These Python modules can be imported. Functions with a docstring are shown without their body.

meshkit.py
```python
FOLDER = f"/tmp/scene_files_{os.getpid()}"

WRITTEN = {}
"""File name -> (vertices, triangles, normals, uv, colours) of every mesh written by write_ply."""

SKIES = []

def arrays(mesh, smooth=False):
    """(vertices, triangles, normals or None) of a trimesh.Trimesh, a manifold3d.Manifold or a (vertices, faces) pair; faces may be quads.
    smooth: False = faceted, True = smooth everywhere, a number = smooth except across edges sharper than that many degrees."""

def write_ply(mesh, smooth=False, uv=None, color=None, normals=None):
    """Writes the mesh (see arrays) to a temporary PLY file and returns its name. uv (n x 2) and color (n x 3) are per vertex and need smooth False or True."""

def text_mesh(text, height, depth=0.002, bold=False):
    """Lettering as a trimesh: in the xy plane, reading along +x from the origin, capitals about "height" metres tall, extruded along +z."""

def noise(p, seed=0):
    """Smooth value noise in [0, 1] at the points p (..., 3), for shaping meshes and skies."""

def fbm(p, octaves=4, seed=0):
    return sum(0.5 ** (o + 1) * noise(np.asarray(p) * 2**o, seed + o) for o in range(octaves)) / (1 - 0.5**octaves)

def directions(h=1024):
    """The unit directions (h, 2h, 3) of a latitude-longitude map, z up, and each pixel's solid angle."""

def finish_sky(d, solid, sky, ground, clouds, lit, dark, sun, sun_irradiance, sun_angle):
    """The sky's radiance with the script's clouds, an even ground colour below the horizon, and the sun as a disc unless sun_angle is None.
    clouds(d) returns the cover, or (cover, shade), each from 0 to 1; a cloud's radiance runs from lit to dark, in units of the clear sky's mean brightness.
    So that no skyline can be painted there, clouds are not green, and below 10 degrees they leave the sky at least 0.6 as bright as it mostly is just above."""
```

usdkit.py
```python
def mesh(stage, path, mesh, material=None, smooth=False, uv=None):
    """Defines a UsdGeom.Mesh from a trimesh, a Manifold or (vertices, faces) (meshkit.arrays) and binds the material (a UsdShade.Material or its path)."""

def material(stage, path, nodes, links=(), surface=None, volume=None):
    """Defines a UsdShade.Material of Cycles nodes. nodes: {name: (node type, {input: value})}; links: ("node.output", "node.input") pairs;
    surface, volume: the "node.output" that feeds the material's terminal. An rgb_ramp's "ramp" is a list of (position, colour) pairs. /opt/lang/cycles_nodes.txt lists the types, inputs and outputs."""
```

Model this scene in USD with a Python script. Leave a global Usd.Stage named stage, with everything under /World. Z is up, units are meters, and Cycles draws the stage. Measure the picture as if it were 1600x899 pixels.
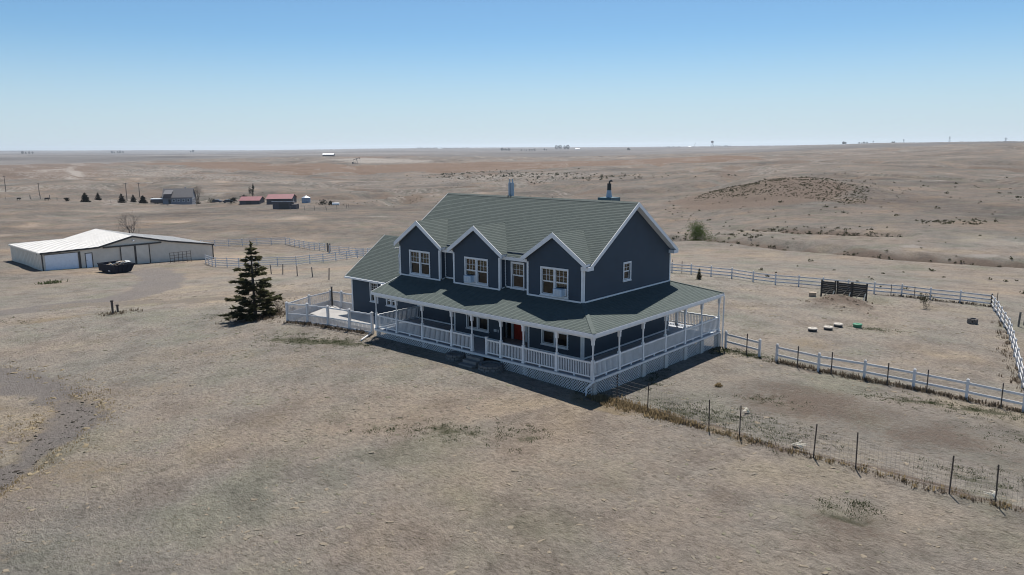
import math, random
import numpy as np
import trimesh
from scipy.interpolate import RBFInterpolator
from shapely.geometry import Polygon, Point, box as sbox
from shapely.ops import unary_union
from shapely import contains_xy
import usdkit
from meshkit import noise, fbm
from pxr import Usd, UsdGeom, UsdLux, UsdShade, Gf, Sdf, Vt

stage = Usd.Stage.CreateInMemory()
UsdGeom.SetStageUpAxis(stage, UsdGeom.Tokens.z)
UsdGeom.SetStageMetersPerUnit(stage, 1.0)
UsdGeom.Xform.Define(stage, '/World')
stage.SetDefaultPrim(stage.GetPrimAtPath('/World'))
UsdGeom.Scope.Define(stage, '/World/Looks')
V = lambda *a: np.array(a, float)
nrm = lambda a: np.asarray(a, float) / np.linalg.norm(a)

# ------------------------------------------------------------------ camera
# origin: front right corner of the porch eave, z = 0 at the porch floor, x along the front, y towards the back
EXPOSURE = 0.62
CAM = V(21.379, -30.011, 11.616)
YAW, PITCH, ROLL, FPX = -0.7300, 0.1826, -0.0077, 1178.87
F_ = V(math.sin(YAW) * math.cos(PITCH), math.cos(YAW) * math.cos(PITCH), -math.sin(PITCH))
R_ = V(math.cos(YAW), -math.sin(YAW), 0); U_ = np.cross(R_, F_)
R2, U2 = math.cos(ROLL) * R_ + math.sin(ROLL) * U_, -math.sin(ROLL) * R_ + math.cos(ROLL) * U_
cam = UsdGeom.Camera.Define(stage, '/World/camera')
cam.AddTransformOp().Set(Gf.Matrix4d(*R2, 0, *U2, 0, *(-F_), 0, *CAM, 1))
cam.CreateHorizontalApertureAttr(36.0); cam.CreateVerticalApertureAttr(36.0 * 575 / 1024)
cam.CreateFocalLengthAttr(36.0 * FPX / 1600)
cam.CreateClippingRangeAttr(Gf.Vec2f(0.5, 60000))
cam.CreateExposureAttr(EXPOSURE)

# ------------------------------------------------------------------ sky and sun
SUN = nrm((-0.299, 0.479, 1.0))
SUN_EL, SUN_ROT = math.asin(SUN[2]), math.atan2(SUN[0], SUN[1])
SKY_STRENGTH, SUN_STRENGTH = 0.060, 1.25
usdkit.material(stage, '/World/Looks/sky_look', {
    'sky': ('sky_texture', dict(sky_type='single_scattering', sun_disc=False, sun_elevation=SUN_EL, sun_rotation=SUN_ROT,
                                altitude=1600.0, air_density=1.0, aerosol_density=.6, ozone_density=1.0)), 'tint': ('mix', dict(mix_type='multiply', fac=1.0, color2=(.70, .975, 1.12))),
    'tc': ('texture_coordinate', {}), 'sp': ('separate_xyz', {}), 'up': ('math', dict(math_type='absolute')),
    'veil': ('map_range', dict(range_type='smoothstep', from_min=0.0, from_max=.15, to_min=.80, to_max=0.0, clamp=True)), 'pale': ('mix', dict(mix_type='mix', color2=(6.3, 7.35, 8.4))),  # pale air low over the whole horizon
    'bg': ('background_shader', dict(strength=SKY_STRENGTH))}, [('sky.color', 'tint.color1'), ('tc.generated', 'sp.vector'), ('sp.z', 'up.value1'), ('up.value', 'veil.value'), ('veil.result', 'pale.fac'), ('tint.color', 'pale.color1'), ('pale.color', 'bg.color')], surface='bg.background')
dome = UsdLux.DomeLight.Define(stage, '/World/sky')
dome.GetPrim().SetCustomDataByKey('kind', 'structure')
UsdShade.MaterialBindingAPI.Apply(dome.GetPrim()).Bind(UsdShade.Material.Get(stage, '/World/Looks/sky_look'))
sun = UsdLux.DistantLight.Define(stage, '/World/sun')
sun.CreateIntensityAttr(SUN_STRENGTH); sun.CreateNormalizeAttr(True); sun.CreateAngleAttr(0.53)
sun.CreateColorAttr(Gf.Vec3f(1.0, 0.955, 0.89))
zx = nrm(np.cross((0, 0, 1), SUN)); zy = np.cross(SUN, zx)
sun.AddTransformOp().Set(Gf.Matrix4d(*zx, 0, *zy, 0, *SUN, 0, 0, 0, 0, 1))

HAZE = 5.5e-5

# ------------------------------------------------------------------ materials
M = {}
def look(name, nodes, links, surface='p.BSDF', volume=None):
    M[name] = usdkit.material(stage, '/World/Looks/' + name, nodes, links, surface=surface, volume=volume)
def plain(name, col, rough=.6, metal=0., spec=.4, var=.12, scale=3., bump=0., bscale=40.):
    """A colour with weathering in two sizes of noise (world position) and a little relief."""
    c = np.array(col)
    nodes = {'g': ('geometry', {}), 'n': ('noise_texture', dict(scale=scale, detail=5.0, roughness=.65)),
             'r': ('rgb_ramp', dict(ramp=[(.25, tuple(c * (1 - var * 1.6))), (.5, tuple(c)), (.75, tuple(np.minimum(c * (1 + var), .95)))])),
             'p': ('principled_bsdf', dict(roughness=rough, metallic=metal, specular_ior_level=spec))}
    links = [('g.position', 'n.vector'), ('n.fac', 'r.fac'), ('r.color', 'p.base_color')]
    if bump:
        nodes['n2'] = ('noise_texture', dict(scale=bscale, detail=3.0)); nodes['b'] = ('bump', dict(strength=1.0, distance=bump))
        links += [('g.position', 'n2.vector'), ('n2.fac', 'b.height'), ('b.normal', 'p.normal')]
    look(name, nodes, links)
plain('white_paint', (.54, .545, .55), .5, var=.09)
plain('white_vinyl', (.46, .46, .465), .5, var=.16, scale=1.5)
plain('slate_siding', (.0205, .0345, .0520), .7, var=.1, scale=.8)
plain('deck_board', (.30, .32, .35), .6, var=.18, scale=5)
plain('concrete', (.14, .135, .13), .85, var=.14, scale=1.2, bump=.01)
plain('pale_concrete', (.38, .36, .335), .85, var=.1, scale=1.0, bump=.008)
plain('planter_block', (.10, .10, .10), .9, var=.3, scale=8)
plain('red_door', (.30, .026, .016), .35, var=.08)
plain('dark_metal', (.035, .033, .032), .5, var=.2)
plain('brown_trim', (.045, .038, .034), .5, var=.12)
plain('galvanised', (.42, .45, .48), .4, metal=.6, var=.15, scale=8)
plain('rusty_steel', (.055, .042, .035), .7, var=.3, scale=8)
plain('wire_steel', (.16, .15, .145), .5, metal=.3, var=.3)
plain('barn_door', (.62, .63, .66), .5, var=.06)
plain('flue_metal', (.26, .31, .36), .5, metal=.3, var=.1)
plain('teal_cap', (.035, .075, .09), .5, var=.15)
plain('weathered_wood', (.13, .115, .10), .85, var=.35, scale=6)
plain('dark_board', (.035, .030, .027), .8, var=.35, scale=5)
plain('container_paint', (.010, .012, .020), .7, spec=.15, var=.25, scale=2)
plain('debris_white', (.68, .68, .66), .7, var=.15, scale=4)
plain('debris_tan', (.30, .24, .18), .8, var=.3, scale=4)
plain('green_plastic', (.03, .16, .08), .5, var=.15)
plain('lid_cream', (.36, .325, .28), .7, var=.1)
plain('rubber', (.03, .03, .03), .8, var=.2)
plain('ac_plastic', (.34, .42, .50), .5, var=.06)
plain('bark', (.060, .048, .040), .9, var=.35, scale=9)
plain('bare_wood', (.11, .090, .078), .9, var=.3, scale=4)
plain('far_grey_wall', (.15, .16, .185), .7, var=.1)
plain('far_dark_roof', (.06, .06, .07), .7, var=.15)
plain('far_red_roof', (.15, .036, .040), .5, var=.15, scale=.6)
plain('far_dark_wall', (.075, .065, .07), .8, var=.15)
plain('far_white', (.75, .75, .75), .4, var=.05)
plain('far_tank', (.20, .24, .30), .5, var=.1)
plain('cattle_hide', (.03, .024, .02), .8, var=.3)
plain('car_paint', (.04, .045, .06), .25, var=.1)
plain('bleached_wood', (.72, .66, .54), .7, var=.15)
plain('interior_dark', (.10, .085, .07), .9, var=.2)
plain('utility_wood', (.09, .075, .065), .9, var=.2)

# lapped siding and shingles take their course and tab from the panel's own coordinates
def shingle(name, a, b, c):
    look(name, {'uv': ('uvmap', dict(attribute='st')), 'bk': ('brick_texture', dict(color1=a, color2=b, mortar=tuple(np.array(a) * .75), scale=1.0, brick_width=.31, row_height=.145, mortar_size=.006, mortar_smooth=.3, bias=-.1)),
         'n': ('noise_texture', dict(scale=.9, detail=6.0, roughness=.7)), 'n2': ('noise_texture', dict(scale=60.0, detail=2.0)), 'g': ('geometry', {}),
         'm': ('mix', dict(mix_type='mix')), 'r': ('rgb_ramp', dict(ramp=[(.35, (0, 0, 0)), (.65, (.7, .7, .7))])), 'cc': ('color', dict(value=c)),
         'm2': ('mix', dict(mix_type='overlay', fac=.22)), 'p': ('principled_bsdf', dict(roughness=.9, specular_ior_level=.2))},
        [('uv.UV', 'bk.vector'), ('g.position', 'n.vector'), ('g.position', 'n2.vector'), ('n.fac', 'r.fac'), ('r.color', 'm.fac'), ('bk.color', 'm.color1'), ('cc.color', 'm.color2'),
         ('m.color', 'm2.color1'), ('n2.color', 'm2.color2'), ('m2.color', 'p.base_color')])
shingle('shingle_green', (.063, .079, .074), (.084, .101, .094), (.073, .090, .084))
plain('ridge_shingle', (.070, .087, .081), .9, var=.2, scale=6)
# ribbed steel sheet
def ribbed(name, col, axis, rough=.45, scale=2.2, var=.08):
    c = np.array(col)
    look(name, {'t': ('texture_coordinate', {}), 'w': ('wave_texture', dict(wave_type='bands', bands_direction=axis, profile='sine', scale=scale)), 'b': ('bump', dict(strength=.6, distance=.03)),
        'n': ('noise_texture', dict(scale=.6, detail=6.0, roughness=.7)), 'r': ('rgb_ramp', dict(ramp=[(.3, tuple(c * (1 - 1.5 * var))), (.7, tuple(np.minimum(c * (1 + var), .9)))])),
        'p': ('principled_bsdf', dict(roughness=rough, specular_ior_level=.5))},
        [('t.object', 'w.vector'), ('t.object', 'n.vector'), ('w.fac', 'b.height'), ('b.normal', 'p.normal'), ('n.fac', 'r.fac'), ('r.color', 'p.base_color')])
ribbed('barn_wall_steel', (.54, .475, .395), 'x')
ribbed('barn_side_steel', (.54, .475, .395), 'y')
ribbed('barn_roof_steel', (.62, .595, .555), 'y', rough=.65)
# window glass lets light through; curtains behind it are woven in squares
look('window_glass', {'t': ('transparent_bsdf', dict(color=(.82, .86, .88))), 'g': ('glossy_bsdf', dict(color=(.9, .95, 1.0), roughness=.03)), 'f': ('fresnel', dict(IOR=1.5)), 'm': ('mix_closure', {})},
     [('f.fac', 'm.fac'), ('t.BSDF', 'm.closure1'), ('g.BSDF', 'm.closure2')], surface='m.closure')
look('plaid_curtain', {'uv': ('uvmap', dict(attribute='st')), 'bk': ('brick_texture', dict(offset=0.0, color1=(.50, .40, .24), color2=(.42, .36, .27), mortar=(.14, .11, .08), scale=1.0, brick_width=.16, row_height=.13, mortar_size=.018)),
     'n': ('noise_texture', dict(scale=3.0)), 'm': ('mix', dict(mix_type='multiply', fac=.5)), 'd': ('diffuse_bsdf', {}), 'tr': ('translucent_bsdf', {}), 'mx': ('mix_closure', dict(fac=.3))},
     [('uv.UV', 'bk.vector'), ('uv.UV', 'n.vector'), ('bk.color', 'm.color1'), ('n.color', 'm.color2'), ('m.color', 'd.color'), ('m.color', 'tr.color'), ('d.BSDF', 'mx.closure1'), ('tr.BSDF', 'mx.closure2')], surface='mx.closure')
# leaves: tone differs from leaf to leaf
def leafy(name, dark, light, trans=.25):
    dark, light = tuple(.74 * c for c in dark), tuple(.74 * c for c in light)
    look(name, {'g': ('geometry', {}), 'r': ('rgb_ramp', dict(ramp=[(0, dark), (1, light)])), 'd': ('diffuse_bsdf', {}), 'tr': ('translucent_bsdf', {}), 'mx': ('mix_closure', dict(fac=trans))},
         [('g.random_per_island', 'r.fac'), ('r.color', 'd.color'), ('r.color', 'tr.color'), ('d.BSDF', 'mx.closure1'), ('tr.BSDF', 'mx.closure2')], surface='mx.closure')
leafy('spruce_needles', (.10, .10, .055), (.44, .41, .235), .58)
leafy('green_leaves', (.065, .105, .024), (.22, .30, .075), .5)
leafy('far_needles', (.020, .024, .019), (.06, .065, .046), .2)
leafy('far_pale_leaves', (.06, .07, .05), (.12, .13, .09))
leafy('straw_blades', (.36, .30, .22), (.60, .51, .37), .45)
leafy('gold_blades', (.34, .26, .15), (.58, .46, .28), .45)
leafy('grey_blades', (.30, .27, .22), (.50, .45, .37), .45)
leafy('clump_grey', (0.247, 0.218, 0.177), (0.429, 0.384, 0.315), .1)
leafy('clump_tan', (0.286, 0.242, 0.185), (0.481, 0.410, 0.309), .1)
leafy('clump_olive', (0.221, 0.208, 0.153), (0.364, 0.341, 0.254), .1)
leafy('clump_straw', (.32, .262, .175), (.50, .425, .30), .1)
leafy('clump_dark', (.07, .062, .052), (.16, .14, .115), .1)
leafy('green_blades', (.075, .092, .045), (.20, .215, .12), .4)
leafy('scrub_leaves', (.10, .098, .060), (.21, .19, .128), .3)
leafy('brown_weeds', (.19, .15, .11), (.38, .30, .215), .4)
# the ground: dry short grass with bare gravel, green and earth patches given by masks on the mesh, and clumps by noise
def ground_look():
    N = lambda s, d=4.0, r=.6: ('noise_texture', dict(scale=s, detail=d, roughness=r))
    n = {'g': ('geometry', {}), 'a': ('attribute', dict(attribute='mask_a')), 'b': ('attribute', dict(attribute='mask_b')), 'c': ('attribute', dict(attribute='mask_c')), 'sc': ('separate_color', dict(color_type='rgb')),
         'far': N(.016, 6, .7), 'fr': ('rgb_ramp', dict(ramp=[(.36, (.47, .465, .49)), (.45, (.67, .665, .685)), (.55, (.79, .78, .80)), (.68, (1.02, 1.005, 1.02))])), 'tint3': ('mix', dict(mix_type='multiply')), 'rid': ('noise_texture', dict(type='ridged_multifractal', scale=.045, detail=6.0, roughness=.6, distortion=.6)), 'rr': ('rgb_ramp', dict(ramp=[(.15, (.72, .70, .69)), (.45, (1, 1, 1)), (.8, (1.22, 1.20, 1.18))])), 'tint4': ('mix', dict(mix_type='multiply')),
         'pl': ('noise_texture', dict(scale=.0011, detail=5.0, roughness=.6)), 'plr': ('rgb_ramp', dict(ramp=[(.35, (0.068, 0.063, 0.061)), (.5, (0.108, 0.101, 0.096)), (.62, (0.155, 0.144, 0.137))])), 'plm': ('mix', dict(mix_type='mix')),
         'sa': ('separate_color', dict(color_type='rgb')), 'sb': ('separate_color', dict(color_type='rgb')),
         'big': N(.045, 5), 'mid': N(.42, 5), 'clump': N(3.2, 5, .7), 'fine': N(17.0, 4, .75), 'streak': N(1.0, 5, .7), 'mp': ('mapping', dict(rotation=(0, 0, .55), scale=(1.1, 5.5, 1.0))),
         'cr': ('rgb_ramp', dict(ramp=[(.30, (0.101, 0.092, 0.078)), (.42, (0.194, 0.179, 0.156)), (.54, (0.255, 0.235, 0.206)), (.68, (0.333, 0.311, 0.271))])),
         'gr': ('rgb_ramp', dict(ramp=[(.34, (.86, .89, .90)), (.50, (1.01, .99, .985)), (.66, (1.12, 1.03, .95))])),
         'mr': ('rgb_ramp', dict(ramp=[(.36, (.80, .79, .79)), (.50, (1, 1, 1)), (.66, (1.10, 1.09, 1.06))])),
         'tint': ('mix', dict(mix_type='multiply', fac=1.0)), 'tint2': ('mix', dict(mix_type='multiply', fac=1.0)), 'fl': N(6.5, 6, .72), 'flm': ('mapping', dict(rotation=(0, 0, -.73), scale=(.62, 1.25, 1.0))), 'flr': ('rgb_ramp', dict(ramp=[(.34, (.52, .50, .47)), (.42, (.84, .83, .81)), (.50, (1.0, 1.0, 1.0)), (.64, (1.12, 1.11, 1.08))])), 'tint5': ('mix', dict(mix_type='multiply', fac=.9)), 'hue': N(.13, 4, .6), 'hr': ('rgb_ramp', dict(ramp=[(.36, (.88, .92, .86)), (.46, (1.0, .995, .99)), (.55, (1.02, .975, .955)), (.66, (1.14, 1.08, .98))])), 'tint6': ('mix', dict(mix_type='multiply', fac=1.0)),
         'sumA': ('math', dict(math_type='multiply_add', value2=.50, value3=0.0)), 'sumB': ('math', dict(math_type='multiply_add', value2=.34)), 'sumC': ('math', dict(math_type='multiply_add', value2=.16)),
         'p': ('principled_bsdf', dict(roughness=.95, specular_ior_level=.1))}
    l = [('a.color', 'sa.color'), ('b.color', 'sb.color'), ('g.position', 'mp.vector'), ('mp.vector', 'streak.vector')]
    l += [('g.position', k + '.vector') for k in ('big', 'mid', 'clump', 'fine')]
    l += [('clump.fac', 'sumA.value1'), ('fine.fac', 'sumB.value1'), ('sumA.value', 'sumB.value3'), ('streak.fac', 'sumC.value1'), ('sumB.value', 'sumC.value3'), ('sumC.value', 'cr.fac'),
          ('big.fac', 'gr.fac'), ('g.position', 'flm.vector'), ('flm.vector', 'fl.vector'), ('fl.fac', 'flr.fac'), ('cr.color', 'tint5.color1'), ('flr.color', 'tint5.color2'), ('g.position', 'hue.vector'), ('hue.fac', 'hr.fac'), ('tint5.color', 'tint6.color1'), ('hr.color', 'tint6.color2'), ('tint6.color', 'tint.color1'), ('gr.color', 'tint.color2'), ('mid.fac', 'mr.fac'), ('tint.color', 'tint2.color1'), ('mr.color', 'tint2.color2'), ('c.color', 'sc.color'), ('g.position', 'far.vector'), ('far.fac', 'fr.fac'), ('sc.r', 'tint3.fac'), ('tint2.color', 'tint3.color1'), ('fr.color', 'tint3.color2'), ('g.position', 'rid.vector'), ('rid.fac', 'rr.fac'), ('sc.r', 'tint4.fac'), ('tint3.color', 'tint4.color1'), ('rr.color', 'tint4.color2')]
    prev = 'tint4.color'
    patches = [('gravel', 'sa.r', [(.3, (0.112, 0.099, 0.092)), (.55, (0.171, 0.154, 0.143)), (.75, (0.217, 0.196, 0.182))], .85), ('green', 'sa.g', [(.3, (0.032, 0.035, 0.020)), (.55, (0.070, 0.071, 0.041)), (.75, (0.140, 0.130, 0.087))], .85),
               ('earth', 'sa.b', [(.3, (0.073, 0.055, 0.043)), (.55, (0.133, 0.099, 0.078)), (.75, (0.185, 0.143, 0.115))], .8), ('field', 'sb.r', [(.3, (0.101, 0.069, 0.049)), (.55, (0.127, 0.088, 0.064)), (.75, (0.154, 0.111, 0.081))], 1.0),
               ('pale', 'sb.g', [(.3, (0.189, 0.171, 0.150)), (.6, (0.259, 0.234, 0.210)), (.8, (0.308, 0.280, 0.252))], .85), ('straw', 'sb.b', [(.3, (0.140, 0.105, 0.066)), (.55, (0.231, 0.183, 0.122)), (.75, (0.308, 0.256, 0.175))], .9)]
    for k, src, ramp, most in patches:
        n[k + 'r'] = ('rgb_ramp', dict(ramp=ramp)); n[k + 'e'] = ('math', dict(math_type='multiply_add', value2=.9, value3=-.45)); n[k + 's'] = ('math', dict(math_type='add'))
        n[k + 'f'] = ('map_range', dict(range_type='smoothstep', from_min=.32, from_max=.68, to_min=0.0, to_max=most, clamp=True)); n[k + 'm'] = ('mix', dict(mix_type='mix'))
        n[k + 'g'] = ('math', dict(math_type='multiply')); n[k + 'h'] = ('math', dict(math_type='multiply', value2=6.0, use_clamp=True))
        l += [('sumC.value', k + 'r.fac'), ('clump.fac' if k not in ('field', 'pale') else 'mid.fac', k + 'e.value1'), (k + 'e.value', k + 's.value1'), (src, k + 's.value2'), (k + 's.value', k + 'f.value'),
              (src, k + 'h.value1'), (k + 'f.result', k + 'g.value1'), (k + 'h.value', k + 'g.value2'), (k + 'g.value', k + 'm.fac'), (prev, k + 'm.color1'), (k + 'r.color', k + 'm.color2')]
        prev = k + 'm.color'
    l += [('g.position', 'pl.vector'), ('pl.fac', 'plr.fac'), ('sc.g', 'plm.fac'), (prev, 'plm.color1'), ('plr.color', 'plm.color2')]; prev = 'plm.color'
    n['bs'] = ('math', dict(math_type='multiply_add', value2=.5)); n['bp'] = ('bump', dict(strength=1.0, distance=.20))
    l += [('fine.fac', 'bs.value1'), ('fl.fac', 'bs.value3'), ('bs.value', 'bp.height'), ('bp.normal', 'p.normal'), (prev, 'p.base_color')]
    look('dry_ground', n, l)
ground_look()

# ------------------------------------------------------------------ scene helpers
taken = {}
def unique(parent, name):
    k = (parent, name); i = taken.get(k, -1) + 1; taken[k] = i
    return f'{parent}/{name}' + (f'_{i:03d}' if i else '')
def path_of(parent):
    return '/World' if parent is None else str(parent.GetPath())
def tag(prim, label=None, cat=None, group=None, kind=None):
    for k, v in (('label', label), ('category', cat), ('group', group), ('kind', kind)):
        if v: prim.SetCustomDataByKey(k, v)
    return prim
def obj(name, mesh, mat, parent=None, smooth=False, uv=None, **kw):
    if isinstance(mesh, MB):
        if mesh.uv: uv = np.vstack(mesh.uv)
        mesh = mesh.arrays()
    p = usdkit.mesh(stage, unique(path_of(parent), name), mesh, M[mat], smooth=smooth, uv=uv).GetPrim()
    return tag(p, **kw)
def thing(name, label, cat, loc=(0, 0, 0), rotz=0., group=None):
    x = UsdGeom.Xform.Define(stage, unique('/World', name))
    x.AddTranslateOp().Set(Gf.Vec3d(*map(float, loc)))
    if rotz: x.AddRotateZOp().Set(math.degrees(rotz))
    return tag(x.GetPrim(), label, cat, group)
def copy_of(src, name, label, loc, rotz=0., scale=1., group=None):
    cat = src.GetCustomDataByKey('category')
    x = UsdGeom.Xform.Define(stage, unique('/World', name))
    pr = x.GetPrim(); pr.GetReferences().AddInternalReference(src.GetPath())
    x.ClearXformOpOrder()
    x.AddTranslateOp().Set(Gf.Vec3d(*map(float, loc))); x.AddRotateZOp().Set(math.degrees(rotz))
    if scale != 1: x.AddScaleOp().Set(Gf.Vec3f(scale, scale, scale))
    pr.SetInstanceable(True)
    return tag(pr, label, cat, group)
class MB:
    """Collects shapes into one mesh."""
    def __init__(s): s.v, s.f, s.n, s.uv = [], [], 0, []
    def add(s, v, f, uv=None):
        v = np.asarray(v, float); f = np.asarray(f, int)
        if f.shape[1] == 4: f = np.vstack([f[:, [0, 1, 2]], f[:, [0, 2, 3]]])
        s.v.append(v); s.f.append(f + s.n); s.n += len(v)
        if uv is not None: s.uv.append(uv)
        return s
    def arrays(s): return np.vstack(s.v), np.vstack(s.f)
    def quad(s, a, b, c, d, uv=None): return s.add([a, b, c, d], [[0, 1, 2, 3]], uv)
    BF = [[0, 3, 2, 1], [4, 5, 6, 7], [0, 1, 5, 4], [1, 2, 6, 5], [2, 3, 7, 6], [3, 0, 4, 7]]
    def box(s, lo, hi):
        (a, b, c), (d, e, f) = lo, hi
        return s.add([(a, b, c), (d, b, c), (d, e, c), (a, e, c), (a, b, f), (d, b, f), (d, e, f), (a, e, f)], s.BF)
    def beam(s, p, q, w, h, up=(0, 0, 1)):
        p, q = np.asarray(p, float), np.asarray(q, float); d = nrm(q - p); x = np.cross(d, up)
        x = nrm(x if np.linalg.norm(x) > 1e-6 else np.cross(d, (1, 0, 0))); y = np.cross(x, d)
        o = [(-1, -1), (1, -1), (1, 1), (-1, 1)]
        return s.add([e + x * a * w / 2 + y * b * h / 2 for e in (p, q) for a, b in o], [[0, 1, 2, 3], [7, 6, 5, 4], [1, 0, 4, 5], [2, 1, 5, 6], [3, 2, 6, 7], [0, 3, 7, 4]])
    def tube(s, pts, rad, n=8, cap=True):
        pts = np.asarray(pts, float); rad = np.broadcast_to(rad, len(pts)); rings = []
        for i, p in enumerate(pts):
            d = nrm(pts[min(i + 1, len(pts) - 1)] - pts[max(i - 1, 0)]); x = np.cross(d, (0, 0, 1))
            x = nrm(x if np.linalg.norm(x) > 1e-4 else np.cross(d, (0, 1, 0))); y = np.cross(d, x); a = np.arange(n) * 2 * math.pi / n
            rings.append(p + rad[i] * (np.cos(a)[:, None] * x + np.sin(a)[:, None] * y))
        v = np.vstack(rings); f = [[i * n + j, (i + 1) * n + j, (i + 1) * n + (j + 1) % n, i * n + (j + 1) % n] for i in range(len(pts) - 1) for j in range(n)]
        s.add(v, f)
        if cap:
            for k, e in ((0, 1), (len(pts) - 1, -1)):
                s.add(np.vstack([rings[k], pts[k]]), [[(j, (j + 1) % n, n)[::e][0], (j, (j + 1) % n, n)[::e][1], (j, (j + 1) % n, n)[::e][2]] for j in range(n)])
        return s
    def lathe(s, prof, n=16, at=(0, 0, 0)):
        a = np.arange(n) * 2 * math.pi / n
        v = np.vstack([np.c_[r * np.cos(a), r * np.sin(a), np.full(n, z)] for r, z in prof]) + np.asarray(at)
        return s.add(v, [[i * n + j, i * n + (j + 1) % n, (i + 1) * n + (j + 1) % n, (i + 1) * n + j] for i in range(len(prof) - 1) for j in range(n)])
    def prism(s, poly3, vec):
        """planar polygon (list of 3D points) pushed along vec"""
        p = np.asarray(poly3, float); n = len(p); o = p.mean(0)
        ex = nrm(p[1] - p[0]); nn = np.zeros(3)
        for i in range(n): nn += np.cross(p[i] - o, p[(i + 1) % n] - o)
        ey = np.cross(nrm(nn), ex)
        _, t = trimesh.creation.triangulate_polygon(Polygon(np.c_[(p - o) @ ex, (p - o) @ ey]), engine='earcut')
        v2, t = trimesh.creation.triangulate_polygon(Polygon(np.c_[(p - o) @ ex, (p - o) @ ey]), engine='earcut')
        q = o + v2[:, :1] * ex + v2[:, 1:2] * ey
        vec = np.asarray(vec, float)
        s.add(q, t); s.add(q + vec, t[:, ::-1])
        for i in range(n): a, b = p[i], p[(i + 1) % n]; s.quad(a, a + vec, b + vec, b)
        return s
def tri2(poly):
    return trimesh.creation.triangulate_polygon(poly, engine='earcut')
def courses(poly, o, ex, ey, n, step, proud, base=0., flip=1):
    """A planar polygon clad in lapped courses: each course leans out at its lower edge."""
    o, ex, ey, n = (np.asarray(a, float) for a in (o, ex, ey, n)); mb = MB()
    x0, y0, x1, y1 = poly.bounds; k = math.floor((y0 - base) / step)
    while base + k * step < y1:
        lo, hi = base + k * step, base + (k + 1) * step; k += 1
        c = poly.intersection(sbox(x0 - 1, lo, x1 + 1, hi))
        for g in getattr(c, 'geoms', [c]):
            if g.geom_type != 'Polygon' or g.area < 1e-4: continue
            v, t = tri2(g)
            out = proud * (1 - (v[:, 1] - lo) / step) + .002
            mb.add(o + v[:, :1] * ex + v[:, 1:2] * ey + out[:, None] * n, t, v.copy())
            xy = np.array(g.exterior.coords)
            for a, b in zip(xy[:-1], xy[1:]):
                if abs(a[1] - lo) < 1e-6 and abs(b[1] - lo) < 1e-6:
                    P = lambda q, w: o + q[0] * ex + q[1] * ey + n * w
                    mb.quad(P(a, .0), P(b, .0), P(b, proud + .002), P(a, proud + .002), np.array([a, b, b, a]))
    return mb

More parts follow.
